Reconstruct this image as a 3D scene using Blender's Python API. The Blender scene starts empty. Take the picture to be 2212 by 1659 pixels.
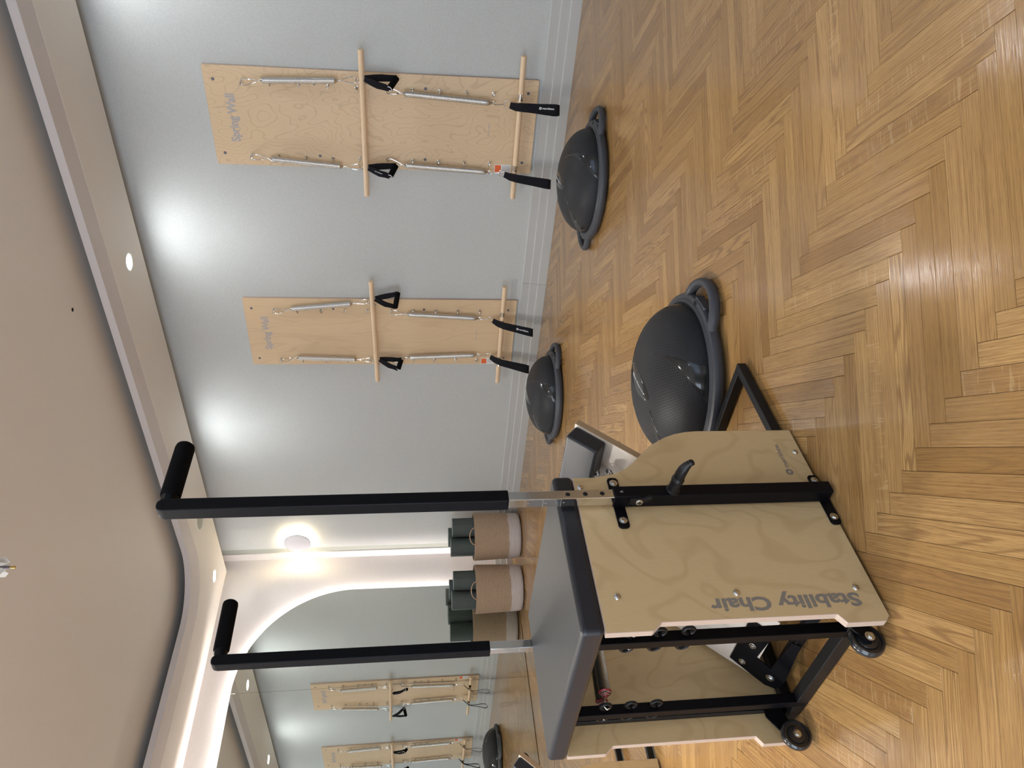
import bpy, math, random
from mathutils import Vector, Matrix
random.seed(7)
PI = math.pi
sc = bpy.context.scene
COL = sc.collection
D = bpy.data

# ------------------------------------------------------------------ camera
yaw, pitch, roll = (math.radians(a) for a in (50.2304, 7.6529, -0.3226))
CAM = Vector((0, 0, 0.985))
Fw = Vector((math.sin(yaw) * math.cos(pitch), math.cos(yaw) * math.cos(pitch), -math.sin(pitch)))
Rt = Vector((math.cos(yaw), -math.sin(yaw), 0)); Up = Rt.cross(Fw)
Rt, Up = Rt * math.cos(roll) + Up * math.sin(roll), Up * math.cos(roll) - Rt * math.sin(roll)
cd = D.cameras.new('camera'); cam = D.objects.new('camera', cd); COL.objects.link(cam)
cd.sensor_fit = 'HORIZONTAL'; cd.sensor_width = 36; cd.lens = 1612.9 / 2212 * 36; cd.clip_start = 0.02
m3 = Matrix((-Up, Rt, -Fw)).transposed()          # phone held upright: picture's left is the room's up
cam.matrix_world = Matrix.Translation(CAM) @ m3.to_4x4()
sc.camera = cam

# ------------------------------------------------------------------ world, exposure
w = D.worlds.new('world'); sc.world = w; w.use_nodes = True
bg = w.node_tree.nodes['Background']; bg.inputs[0].default_value = (0.55, 0.72, 1.0, 1); bg.inputs[1].default_value = 1.2
sc.view_settings.view_transform = 'Standard'; sc.view_settings.look = 'None'
sc.view_settings.exposure = 0.45; sc.view_settings.gamma = 1; sc.view_settings.use_curve_mapping = False
SPOT_W = 8.0; CEIL_FILL_W = 230.0; CEIL_FILL_COL = (1.0, 0.95, 0.89); SPOT_COL = (0.93, 0.97, 1.0)
FILL_COL = (1.0, 0.90, 0.80)

# ------------------------------------------------------------------ room dimensions (metres)
XW, YB, YM, XL, YF = 4.659, 6.075, 6.031, -2.4, -2.5
ZS, ZC = 2.735, 2.85

def area(name, loc, size, size_y, power, col, rot):
    l = D.lights.new(name, 'AREA'); l.shape = 'RECTANGLE'; l.size = size; l.size_y = size_y; l.energy = power; l.color = col
    o = D.objects.new(name, l); COL.objects.link(o); o.location = loc; o.rotation_euler = rot
    return o
# daylight behind the window in the left wall
area('window_daylight', (XL - 0.2, 1.0, 1.45), 2.2, 5.0, 112, (0.80, 0.89, 1.0), (0, -PI / 2, 0))
area('front_fill_light', (0.4, YF - 0.2, 1.45), 3.4, 2.0, 20, (1.0, 0.95, 0.88), (PI / 2, 0, PI))  # fill light shining in through the made-up front window

# ------------------------------------------------------------------ materials
def nodes(name):
    m = D.materials.new(name); m.use_nodes = True
    nt = m.node_tree; b = nt.nodes['Principled BSDF']
    return m, nt, b
def N(nt, t, **k):
    n = nt.nodes.new(t)
    for a, v in k.items():
        if a.startswith('i_'):
            key = a[2:]; key = int(key) if key.isdigit() else key
            n.inputs[key].default_value = v
        else: setattr(n, a, v)
    return n
def L(nt, a, b): nt.links.new(a, b)
def mapped(nt, coord, scale, rot=(0, 0, 0)):
    tc = N(nt, 'ShaderNodeTexCoord'); mp = N(nt, 'ShaderNodeMapping')
    mp.inputs['Scale'].default_value = scale; mp.inputs['Rotation'].default_value = rot
    L(nt, tc.outputs[coord], mp.inputs[0]); return mp.outputs[0]
def noise(nt, vec, scale, detail=2, rough=0.5, dist=0):
    n = N(nt, 'ShaderNodeTexNoise'); n.inputs['Scale'].default_value = scale; n.inputs['Detail'].default_value = detail
    n.inputs['Roughness'].default_value = rough; n.inputs['Distortion'].default_value = dist
    if vec: L(nt, vec, n.inputs['Vector'])
    return n.outputs['Fac']
def math_(nt, op, a, b=None, c=None):
    n = N(nt, 'ShaderNodeMath', operation=op)
    for i, v in enumerate((a, b, c)):
        if v is None: continue
        if isinstance(v, (int, float)): n.inputs[i].default_value = v
        else: L(nt, v, n.inputs[i])
    return n.outputs[0]
def ramp(nt, fac, stops):
    r = N(nt, 'ShaderNodeValToRGB'); e = r.color_ramp.elements
    while len(e) < len(stops): e.new(0.5)
    for i, (p, c) in enumerate(stops):
        e[i].position = p; e[i].color = (*c, 1) if len(c) == 3 else c
    L(nt, fac, r.inputs[0]); return r.outputs[0]
def mix(nt, fac, a, b, mode='MIX'):
    n = N(nt, 'ShaderNodeMix', data_type='RGBA', blend_type=mode)
    for i, v in ((0, fac), (6, a), (7, b)):
        if isinstance(v, (int, float)): n.inputs[i].default_value = v
        elif isinstance(v, tuple): n.inputs[i].default_value = (*v, 1)
        else: L(nt, v, n.inputs[i])
    return n.outputs[2]
def bump(nt, b, h, strength, dist=0.001):
    n = N(nt, 'ShaderNodeBump'); n.inputs['Strength'].default_value = strength; n.inputs['Distance'].default_value = dist
    L(nt, h, n.inputs['Height']); L(nt, n.outputs[0], b.inputs['Normal'])
def simple(name, col, rough=0.5, metal=0.0, spec=0.5, coat=0.0, bs=None):
    m, nt, b = nodes(name)
    b.inputs['Base Color'].default_value = (*col, 1); b.inputs['Roughness'].default_value = rough
    b.inputs['Metallic'].default_value = metal; b.inputs['Specular IOR Level'].default_value = spec
    b.inputs['Coat Weight'].default_value = coat
    tc = N(nt, 'ShaderNodeTexCoord')
    if bs:
        bump(nt, b, noise(nt, tc.outputs['Object'], bs[0], 3), bs[1], bs[2] if len(bs) > 2 else 0.001)
    else:
        r = noise(nt, tc.outputs['Object'], 30, 2)
        L(nt, math_(nt, 'MULTIPLY_ADD', r, 0.06, max(0.0, rough - 0.03)), b.inputs['Roughness'])
    return m
def emit(name, col, s):
    m, nt, b = nodes(name)
    b.inputs['Base Color'].default_value = (*col, 1); b.inputs['Emission Color'].default_value = (*col, 1)
    b.inputs['Emission Strength'].default_value = s
    return m

M_ = {}
def wallmat(name, c1, c2, scale=260, bstr=0.35):
    m, nt, b = nodes(name)
    v = mapped(nt, 'Object', (1, 1, 1))
    n = noise(nt, v, scale, 3, 0.7)
    L(nt, ramp(nt, n, [(0.35, c1), (0.65, c2)]), b.inputs['Base Color'])
    b.inputs['Roughness'].default_value = 0.52; b.inputs['Specular IOR Level'].default_value = 0.35
    bump(nt, b, n, bstr, 0.001)
    return m
M_['wall'] = wallmat('wallpaper_sage_grey', (0.47, 0.485, 0.468), (0.585, 0.60, 0.58))
M_['wall_cream'] = wallmat('cream_textured_plaster', (0.66, 0.62, 0.59), (0.73, 0.69, 0.66), 150, 0.25)
M_['ceiling'] = wallmat('ceiling_paint', (0.78, 0.745, 0.69), (0.81, 0.775, 0.72), 120, 0.08)
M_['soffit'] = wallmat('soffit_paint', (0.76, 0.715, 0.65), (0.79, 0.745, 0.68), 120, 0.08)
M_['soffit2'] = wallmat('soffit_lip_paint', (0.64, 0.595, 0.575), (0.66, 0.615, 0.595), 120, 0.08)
M_['base'] = simple('baseboard_lacquer', (0.50, 0.50, 0.48), 0.35)
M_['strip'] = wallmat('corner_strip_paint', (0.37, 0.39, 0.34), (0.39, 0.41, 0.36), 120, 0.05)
M_['chrome'] = simple('chrome', (0.80, 0.80, 0.80), 0.08, 1.0)
M_['steel'] = simple('zinc_steel', (0.62, 0.61, 0.58), 0.25, 1.0)
M_['black_metal'] = simple('black_powder_coat', (0.003, 0.003, 0.0045), 0.40, 0, 0.13, 0, (900, 0.25))
M_['charcoal_metal'] = simple('charcoal_powder_coat', (0.006, 0.0065, 0.008), 0.38, 0, 0.30, 0, (900, 0.5))
M_['foam'] = simple('black_foam', (0.0035, 0.0035, 0.004), 0.85, 0, 0.08, 0, (700, 0.4))
M_['vinyl'] = simple('black_vinyl', (0.009, 0.0105, 0.0155), 0.37, 0, 0.6, 0, (650, 0.35))
M_['black_plastic'] = simple('black_plastic', (0.006, 0.006, 0.007), 0.35, 0, 0.35)
M_['webbing'] = simple('black_webbing', (0.006, 0.006, 0.009), 0.85, 0, 0.25, 0, (900, 0.6))
M_['hole'] = simple('dark_hole', (0.004, 0.004, 0.004), 0.9)
M_['print'] = simple('grey_print', (0.22, 0.195, 0.165), 0.5)
M_['print_light'] = simple('pale_grey_print', (0.43, 0.40, 0.39), 0.5)
M_['white'] = simple('white_print', (0.75, 0.75, 0.75), 0.5)
M_['orange'] = simple('orange_print', (0.80, 0.14, 0.03), 0.5)
M_['red'] = simple('red_sleeve', (0.25, 0.01, 0.015), 0.4)
M_['platform'] = simple('grey_platform_plastic', (0.042, 0.045, 0.054), 0.48, 0, 0.5, 0, (500, 0.15))
M_['gloss'] = simple('glossy_black_rubber', (0.020, 0.021, 0.022), 0.12, 0, 0.6)
M_['rope'] = simple('tan_rope', (0.45, 0.30, 0.19), 0.8, 0, 0.3, 0, (400, 0.6))
M_['mat_edge'] = simple('yoga_mat_edge', (0.16, 0.20, 0.19), 0.7)
M_['white_glass'] = simple('white_shade', (0.75, 0.72, 0.66), 0.3)
M_['brass'] = simple('brass', (0.62, 0.45, 0.16), 0.3, 1.0)
M_['grey_metal'] = simple('grey_metal', (0.16, 0.15, 0.17), 0.4, 0.4)
M_['lamp_off'] = simple('sconce_disc_paint', (0.72, 0.70, 0.72), 0.5)
M_['speaker_grille'] = simple('speaker_grille', (0.42, 0.41, 0.36), 0.6, 0, 0.4, 0, (1500, 0.5))
M_['ring_white'] = simple('white_bezel', (0.75, 0.74, 0.68), 0.4)
M_['lamp'] = emit('downlight_lens', (0.93, 0.97, 1.0), 170)
M_['led'] = emit('led_strip', (1.0, 0.91, 0.88), 52)
M_['sconce_led'] = emit('sconce_led', (1.0, 0.92, 0.74), 22)
M_['tyre'] = simple('black_wheel', (0.014, 0.015, 0.017), 0.2, 0, 0.6, 0.3)
m, nt, b = nodes('mirror_glass'); M_['mirror'] = m
b.inputs['Base Color'].default_value = (0.86, 0.89, 0.84, 1); b.inputs['Metallic'].default_value = 1; b.inputs['Roughness'].default_value = 0.0
m, nt, b = nodes('window_glass'); M_['glass'] = m
gt = N(nt, 'ShaderNodeBsdfTransparent'); gg = N(nt, 'ShaderNodeBsdfGlossy'); gg.inputs['Roughness'].default_value = 0.0
gx = N(nt, 'ShaderNodeMixShader'); gx.inputs[0].default_value = 0.07; L(nt, gt.outputs[0], gx.inputs[1]); L(nt, gg.outputs[0], gx.inputs[2])
L(nt, gx.outputs[0], nt.nodes['Material Output'].inputs['Surface'])

def ply(name, base, line, freq, lo, hi, nscale, strength, rough=0.42, coat=0.0):
    m, nt, b = nodes(name)
    v = mapped(nt, 'Object', nscale)
    n = noise(nt, v, 1.0, 2, 0.45, 0.35)
    s = math_(nt, 'SINE', math_(nt, 'MULTIPLY', n, freq))
    ln = ramp(nt, s, [(lo, (0, 0, 0)), (hi, (1, 1, 1))])
    v2 = mapped(nt, 'Object', (nscale[0] * 9, nscale[1] * 9, nscale[2] * 3))
    f = noise(nt, v2, 4.0, 3, 0.6)
    c0 = mix(nt, f, tuple(x * 0.93 for x in base), tuple(min(1, x * 1.06) for x in base))
    L(nt, mix(nt, math_(nt, 'MULTIPLY', ln, strength), c0, line), b.inputs['Base Color'])
    b.inputs['Roughness'].default_value = rough; b.inputs['Coat Weight'].default_value = coat; b.inputs['Coat Roughness'].default_value = 0.25
    return m
M_['ply_chair'] = ply('birch_plywood_warm', (0.59, 0.43, 0.225), (0.40, 0.26, 0.115), 55, 0.5, 1.0, (5.0, 5.0, 3.6), 0.30, 0.38)
M_['ply_board_a'] = ply('birch_plywood_figured', (0.70, 0.52, 0.325), (0.44, 0.30, 0.17), 130, 0.80, 1.0, (2.0, 4.2, 2.2), 0.36, 0.42)
M_['ply_board_b'] = ply('birch_plywood_plain', (0.70, 0.515, 0.315), (0.50, 0.34, 0.20), 60, 0.8, 1.0, (1.0, 5.2, 0.9), 0.22, 0.42)
M_['ply_pedal'] = ply('birch_plywood_pale', (0.64, 0.56, 0.47), (0.42, 0.34, 0.26), 40, 0.7, 1.0, (2, 6, 2), 0.30, 0.22, 0.3)
M_['dowel'] = ply('turned_beech', (0.76, 0.56, 0.36), (0.62, 0.43, 0.26), 30, 0.7, 1.0, (20, 3, 20), 0.3, 0.4)
def edge_mat(name, c1, c2, bands):
    m, nt, b = nodes(name)
    tc = N(nt, 'ShaderNodeTexCoord'); sp = N(nt, 'ShaderNodeSeparateXYZ'); L(nt, tc.outputs['UV'], sp.inputs[0])
    s = math_(nt, 'SINE', math_(nt, 'MULTIPLY', sp.outputs[1], bands * 2 * PI))
    v = mapped(nt, 'Object', (30, 30, 30)); n = noise(nt, v, 4, 3)
    L(nt, mix(nt, math_(nt, 'MULTIPLY_ADD', s, 0.5, 0.5), mix(nt, n, c1, tuple(x * 0.8 for x in c1)), c2), b.inputs['Base Color'])
    b.inputs['Roughness'].default_value = 0.5
    return m
M_['edge_light'] = edge_mat('plywood_edge', (0.60, 0.48, 0.385), (0.46, 0.33, 0.25), 3)
M_['edge_stripe'] = edge_mat('plywood_edge_striped', (0.60, 0.42, 0.24), (0.10, 0.05, 0.02), 7)

# oak parquet: UV runs along the plank, 'tone' carries its own tone
m, nt, b = nodes('oak_parquet'); M_['oak'] = m
tc = N(nt, 'ShaderNodeTexCoord'); at = N(nt, 'ShaderNodeAttribute', attribute_name='tone')
sp = N(nt, 'ShaderNodeSeparateColor'); L(nt, at.outputs['Color'], sp.inputs[0])
def uvmap(sx, sy):
    mp = N(nt, 'ShaderNodeMapping'); mp.inputs['Scale'].default_value = (sx, sy, 1); L(nt, tc.outputs['UV'], mp.inputs[0]); return mp.outputs[0]
fib = noise(nt, uvmap(4, 360), 1, 3, 0.6, 0.15)
cath = noise(nt, uvmap(1.6, 17), 1, 1.5, 0.5, 0.3)
cs = math_(nt, 'SINE', math_(nt, 'MULTIPLY', cath, 70))
csl = ramp(nt, cs, [(0.25, (0, 0, 0)), (1.0, (1, 1, 1))])
pore = ramp(nt, noise(nt, uvmap(28, 620), 1, 2, 0.5), [(0.36, (1, 1, 1)), (0.47, (0, 0, 0))])
basec = mix(nt, sp.outputs[0], (0.290, 0.158, 0.050), (0.525, 0.322, 0.122))
basec = mix(nt, math_(nt, 'MULTIPLY', sp.outputs[2], 0.30), basec, (0.40, 0.230, 0.110))
c1 = mix(nt, math_(nt, 'MULTIPLY', ramp(nt, fib, [(0.35, (0, 0, 0)), (0.7, (1, 1, 1))]), 0.78), basec, (0.205, 0.100, 0.033))
c2 = mix(nt, math_(nt, 'MULTIPLY', csl, math_(nt, 'MULTIPLY', sp.outputs[1], 0.75)), c1, (0.20, 0.105, 0.042))
c3 = mix(nt, math_(nt, 'MULTIPLY', pore, 0.30), c2, (0.12, 0.065, 0.028))
fl = ramp(nt, noise(nt, uvmap(120, 12), 1, 1, 0.5, 1.0), [(0.60, (0, 0, 0)), (0.68, (1, 1, 1))])
flm = math_(nt, 'MULTIPLY', fl, math_(nt, 'GREATER_THAN', sp.outputs[2], 0.90))
c4 = mix(nt, math_(nt, 'MULTIPLY', flm, 0.25), c3, (0.62, 0.44, 0.24))
L(nt, c4, b.inputs['Base Color'])
b.inputs['Specular IOR Level'].default_value = 0.48
L(nt, math_(nt, 'MULTIPLY_ADD', fib, 0.08, 0.11), b.inputs['Roughness'])
bump(nt, b, math_(nt, 'ADD', fib, math_(nt, 'MULTIPLY', pore, -0.6)), 0.24, 0.0006)

# basket: tan jute over a white lower band, coil rows
m, nt, b = nodes('jute_basket'); M_['jute'] = m
tc = N(nt, 'ShaderNodeTexCoord'); sx = N(nt, 'ShaderNodeSeparateXYZ'); L(nt, tc.outputs['Object'], sx.inputs[0])
n1 = noise(nt, mapped(nt, 'Object', (60, 60, 120)), 1, 3, 0.6)
n2 = noise(nt, mapped(nt, 'Object', (9, 9, 9)), 1, 2)
zz = math_(nt, 'ADD', sx.outputs[2], math_(nt, 'MULTIPLY', n2, 0.03))
rowz = math_(nt, 'SINE', math_(nt, 'MULTIPLY', sx.outputs[2], 560))
tan = mix(nt, n1, (0.53, 0.385, 0.265), (0.30, 0.20, 0.125))
wht = mix(nt, n1, (0.66, 0.58, 0.55), (0.50, 0.43, 0.40))
L(nt, mix(nt, math_(nt, 'GREATER_THAN', zz, 0.135), wht, tan), b.inputs['Base Color'])
b.inputs['Roughness'].default_value = 0.9
bump(nt, b, math_(nt, 'ADD', rowz, math_(nt, 'MULTIPLY', n1, 2.0)), 0.7, 0.002)
# rolled mat with fine ribs round its outside
m, nt, b = nodes('yoga_mat_rubber'); M_['mat'] = m
tc = N(nt, 'ShaderNodeTexCoord'); sx = N(nt, 'ShaderNodeSeparateXYZ'); L(nt, tc.outputs['UV'], sx.inputs[0])
rib = math_(nt, 'SINE', math_(nt, 'MULTIPLY', sx.outputs[0], 2 * PI / 0.009))
L(nt, mix(nt, math_(nt, 'MULTIPLY_ADD', rib, 0.5, 0.5), (0.047, 0.060, 0.054), (0.072, 0.088, 0.080)), b.inputs['Base Color'])
b.inputs['Roughness'].default_value = 0.65; bump(nt, b, rib, 0.5, 0.001)
# studded dome rubber
m, nt, b = nodes('studded_dome_rubber'); M_['dome'] = m
tc = N(nt, 'ShaderNodeTexCoord')
mp = N(nt, 'ShaderNodeMapping'); mp.inputs['Rotation'].default_value = (0, 0, PI / 4); L(nt, tc.outputs['UV'], mp.inputs[0])
vo = N(nt, 'ShaderNodeTexVoronoi'); vo.inputs['Randomness'].default_value = 0; vo.inputs['Scale'].default_value = 98; vo.voronoi_dimensions = '2D'
L(nt, mp.outputs[0], vo.inputs['Vector'])
dot = ramp(nt, vo.outputs['Distance'], [(0.17, (1, 1, 1)), (0.22, (0, 0, 0))])
L(nt, mix(nt, dot, (0.024, 0.025, 0.028), (0.002, 0.002, 0.002)), b.inputs['Base Color'])
b.inputs['Roughness'].default_value = 0.5; b.inputs['Specular IOR Level'].default_value = 0.25
bump(nt, b, dot, 0.6, 0.0015)
# close wound spring steel
m, nt, b = nodes('spring_steel'); M_['spring'] = m
tc = N(nt, 'ShaderNodeTexCoord'); sx = N(nt, 'ShaderNodeSeparateXYZ'); L(nt, tc.outputs['UV'], sx.inputs[0])
rw = math_(nt, 'SINE', math_(nt, 'MULTIPLY', sx.outputs[0], 2 * PI / 0.0032))
b.inputs['Metallic'].default_value = 1; b.inputs['Roughness'].default_value = 0.26
L(nt, mix(nt, math_(nt, 'MULTIPLY_ADD', rw, 0.5, 0.5), (0.46, 0.44, 0.40), (0.74, 0.71, 0.66)), b.inputs['Base Color'])
bump(nt, b, rw, 0.3, 0.0006)

# ------------------------------------------------------------------ mesh helpers
class MB:
    def __init__(s): s.v = []; s.f = []; s.mi = []; s.uv = {}; s.sm = []
    def add(s, vs, fs, mi=0, uv=None, sm=True):
        o = len(s.v); s.v += [Vector(p) for p in vs]
        for k, f in enumerate(fs):
            if uv and uv[k]: s.uv[len(s.f)] = uv[k]
            s.f.append([i + o for i in f]); s.mi.append(mi if isinstance(mi, int) else mi[k]); s.sm.append(sm)
        return s
    def box(s, lo, hi, mi=0, M=None):
        (a, b_, c), (d, e, g) = lo, hi
        vs = [(a, b_, c), (d, b_, c), (d, e, c), (a, e, c), (a, b_, g), (d, b_, g), (d, e, g), (a, e, g)]
        if M: vs = [M @ Vector(p) for p in vs]
        return s.add(vs, [(0, 3, 2, 1), (4, 5, 6, 7), (0, 1, 5, 4), (1, 2, 6, 5), (2, 3, 7, 6), (3, 0, 4, 7)], mi, None, False)
    def tube(s, pts, r, n=10, closed=False, caps=True, mi=0, flat=None):
        pts = [Vector(p) for p in pts]; k = len(pts); rs = r if isinstance(r, (list, tuple)) else [r] * k
        T = []
        for i in range(k):
            a = pts[(i - 1) % k] if (closed or i > 0) else pts[i]; b_ = pts[(i + 1) % k] if (closed or i < k - 1) else pts[i]
            t = (b_ - a); T.append(t.normalized() if t.length > 1e-9 else (T[-1] if T else Vector((0, 0, 1))))
        ref = Vector((0, 0, 1)) if abs(T[0].z) < 0.9 else Vector((1, 0, 0))
        nrm = (ref - T[0] * ref.dot(T[0])).normalized(); vs = []; uv = []; Ls = [0]
        for i in range(k):
            nrm = (nrm - T[i] * nrm.dot(T[i])).normalized(); bi = T[i].cross(nrm)
            for j in range(n):
                a = 2 * PI * j / n
                e1, e2 = (rs[i], rs[i]) if flat is None else (rs[i], rs[i] * flat)
                vs.append(pts[i] + nrm * math.cos(a) * e1 + bi * math.sin(a) * e2)
            if i: Ls.append(Ls[-1] + (pts[i] - pts[i - 1]).length)
        Ls.append(Ls[-1] + (pts[0] - pts[-1]).length)
        fs = []
        for i in range(k if closed else k - 1):
            q = (i + 1) % k
            for j in range(n):
                j2 = (j + 1) % n
                fs.append((i * n + j, i * n + j2, q * n + j2, q * n + j)); u0, u1 = Ls[i], Ls[i + 1]
                uv.append([(u0, j / n), (u0, (j + 1) / n), (u1, (j + 1) / n), (u1, j / n)])
        if caps and not closed:
            fs.append(tuple(range(n - 1, -1, -1))); uv.append(None)
            fs.append(tuple((k - 1) * n + j for j in range(n))); uv.append(None)
        return s.add(vs, fs, mi, uv)
    def cyl(s, p0, p1, r0, r1=None, n=20, mi=0):
        return s.tube([p0, p1], [r0, r0 if r1 is None else r1], n, mi=mi)
    def lathe(s, prof, c=(0, 0, 0), ax=None, n=32, mi=0):
        # prof: (radius, height) along axis ax from c
        ax = Vector(ax or (0, 0, 1)).normalized(); c = Vector(c)
        ref = Vector((1, 0, 0)) if abs(ax.x) < 0.9 else Vector((0, 1, 0))
        u = (ref - ax * ref.dot(ax)).normalized(); v = ax.cross(u); vs = []
        for r, h in prof:
            for j in range(n):
                a = 2 * PI * j / n; vs.append(c + ax * h + (u * math.cos(a) + v * math.sin(a)) * r)
        fs = []
        for i in range(len(prof) - 1):
            for j in range(n):
                j2 = (j + 1) % n; fs.append((i * n + j, i * n + j2, (i + 1) * n + j2, (i + 1) * n + j))
        if prof[0][0] > 1e-6: fs.append(tuple(range(n - 1, -1, -1)))
        if prof[-1][0] > 1e-6: fs.append(tuple((len(prof) - 1) * n + j for j in range(n)))
        return s.add(vs, fs, mi)
    def torus(s, c, ax, R, r, n=20, k=8, mi=0, a0=0, a1=2 * PI, start=None):
        ax = Vector(ax).normalized(); c = Vector(c)
        ref = Vector(start) if start else (Vector((1, 0, 0)) if abs(ax.x) < 0.9 else Vector((0, 1, 0)))
        u = (ref - ax * ref.dot(ax)).normalized(); v = ax.cross(u)
        full = abs(a1 - a0 - 2 * PI) < 1e-6
        cnt = n if full else n + 1
        pts = [c + (u * math.cos(a0 + (a1 - a0) * i / n) + v * math.sin(a0 + (a1 - a0) * i / n)) * R for i in range(cnt)]
        return s.tube(pts, r, k, closed=full, mi=mi)
    def prism(s, poly, o, u, v, t, mi=0, mside=None, rnd=False):
        # polygon poly in the plane (o,u,v), thickened by vector t; side faces get UV with v across the thickness
        o, u, v, t = Vector(o), Vector(u), Vector(v), Vector(t)
        if u.cross(v).dot(t) < 0: poly = poly[::-1]
        n = len(poly); b0 = [o + u * a + v * b_ for a, b_ in poly]; vs = b0 + [p + t for p in b0]
        fs = [tuple(range(n - 1, -1, -1)), tuple(range(n, 2 * n))]; uv = [None, None]; Ls = 0; ms = [mi, mi]
        for i in range(n):
            j = (i + 1) % n; fs.append((i, j, n + j, n + i)); l = (b0[j] - b0[i]).length
            uv.append([(Ls, 0), (Ls + l, 0), (Ls + l, 1), (Ls, 1)]); Ls += l; ms.append(mi if mside is None else mside)
        return s.add(vs, fs, ms, uv, sm=rnd)
    def mesh(s, name, mats, auto=True):
        me = D.meshes.new(name); me.from_pydata([tuple(p) for p in s.v], [], s.f)
        for m_ in (mats if isinstance(mats, (list, tuple)) else [mats]): me.materials.append(m_)
        for i, p in enumerate(me.polygons): p.material_index = s.mi[i]; p.use_smooth = s.sm[i]
        if s.uv:
            ul = me.uv_layers.new(name='UVMap').data
            for i, q in s.uv.items():
                for k, li in enumerate(me.polygons[i].loop_indices): ul[li].uv = q[k]
        me.update(); return me
def obj(name, mb, mats, parent=None, bevel=0, seg=2, sharp=35):
    me = mb.mesh(name, mats) if isinstance(mb, MB) else mb
    o = D.objects.new(name, me); COL.objects.link(o)
    if parent: o.parent = parent
    if bevel:
        bm_ = o.modifiers.new('bevel', 'BEVEL'); bm_.width = bevel; bm_.segments = seg; bm_.limit_method = 'ANGLE'; bm_.angle_limit = math.radians(40)
        for p in me.polygons: p.use_smooth = True
        bm_.harden_normals = True
    elif any(p.use_smooth for p in me.polygons):
        me.set_sharp_from_angle(angle=math.radians(sharp))
    return o
def empty(name, loc, rz=0):
    o = D.objects.new(name, None); COL.objects.link(o); o.location = loc; o.rotation_euler = (0, 0, rz); o.empty_display_size = 0.05
    return o
def tag(o, label, cat, group=None, kind=None):
    o['label'] = label; o['category'] = cat
    if group: o['group'] = group
    if kind: o['kind'] = kind
    return o
def struct(o): o['kind'] = 'structure'; return o
def copy_tree(o, parent=None):
    c = o.copy(); COL.objects.link(c)
    if parent: c.parent = parent
    for ch in list(o.children): copy_tree(ch, c)
    return c
def rounded(x0, y0, x1, y1, r, n=6, corners=(1, 1, 1, 1)):
    P = []
    for k, (cx, cy, a) in enumerate(((x1 - r, y0 + r, -PI / 2), (x1 - r, y1 - r, 0), (x0 + r, y1 - r, PI / 2), (x0 + r, y0 + r, PI))):
        if corners[k]:
            for i in range(n + 1): P.append((cx + r * math.cos(a + PI / 2 * i / n), cy + r * math.sin(a + PI / 2 * i / n)))
        else: P.append(((x1, y0), (x1, y1), (x0, y1), (x0, y0))[k])
    return P
def text_mesh(body, size, o, u, v, depth=0.0004, fat=0.0, squeeze=1.0, center=False):
    c = D.curves.new('lettering', 'FONT'); c.body = body; c.size = size; c.extrude = depth / 2; c.offset = fat; c.resolution_u = 3
    t = D.objects.new('lettering', c); COL.objects.link(t); dg = bpy.context.evaluated_depsgraph_get()
    me = D.meshes.new_from_object(t.evaluated_get(dg)); D.objects.remove(t); D.curves.remove(c)
    u, v = Vector(u).normalized(), Vector(v).normalized(); n = u.cross(v)
    if center: sh = -max(p.co.x for p in me.vertices) / 2
    else: sh = 0
    for p in me.vertices:
        q = p.co; p.co = Vector(o) + u * (q.x + sh) * squeeze + v * q.y + n * (q.z + depth / 2)
    me.update(); return me
def text(name, body, size, o, u, v, mat, parent, **k):
    me = text_mesh(body, size, o, u, v, **k); me.materials.append(mat)
    t = D.objects.new(name, me); COL.objects.link(t); t.parent = parent; return t
X, Y, Z = Vector((1, 0, 0)), Vector((0, 1, 0)), Vector((0, 0, 1))

# ------------------------------------------------------------------ room shell
T = 0.12
fl = struct(obj('floor', MB().box((XL - T, YF - T, -0.12), (XW + T, YB + T, -0.0035)), simple('floor_screed', (0.035, 0.022, 0.012), 0.9)))
wr = struct(obj('wall_right', MB().box((XW, YF - T, -0.0035), (XW + T, 5.905, ZC + 0.06)), M_['wall']))
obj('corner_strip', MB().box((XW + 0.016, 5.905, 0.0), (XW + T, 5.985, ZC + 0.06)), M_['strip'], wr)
obj('corner_panel', MB().box((XW + 0.004, 5.985, 0.0), (XW + T, YB, ZC + 0.06)), M_['wall_cream'], wr)
struct(obj('wall_back', MB().box((XL - T, YB, -0.0035), (XW + T, YB + T, ZC + 0.06)), M_['wall_cream']))
fx0, fx1 = -1.4, 2.2
wfm = MB()
for lo, hi in (((XL - T, YF - T, -0.0035), (fx0, YF, ZC + .06)), ((fx1, YF - T, -0.0035), (XW, YF, ZC + .06)), ((fx0, YF - T, -0.0035), (fx1, YF, 0.45)), ((fx0, YF - T, 2.5), (fx1, YF, ZC + .06))): wfm.box(lo, hi)
struct(obj('wall_front', wfm, M_['wall']))
wf = MB()
for lo, hi in (((fx0, YF - .08, .45), (fx1, YF - .03, .50)), ((fx0, YF - .08, 2.45), (fx1, YF - .03, 2.5)), ((fx0, YF - .08, .50), (fx0 + .05, YF - .03, 2.45)), ((fx1 - .05, YF - .08, .50), (fx1, YF - .03, 2.45)),
               ((-.225, YF - .078, .50), (-.175, YF - .032, 2.45)), ((.975, YF - .078, .50), (1.025, YF - .032, 2.45))): wf.box(lo, hi)
fill_win = struct(obj('fill_window', wf, M_['ring_white']))  # made-up window out of view, added so fill light can enter
for a, b_ in ((fx0 + .05, -.225), (-.175, .975), (1.025, fx1 - .05)): obj('pane', MB().box((a, YF - .06, .50), (b_, YF - .054, 2.45)), M_['glass'], fill_win)
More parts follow.
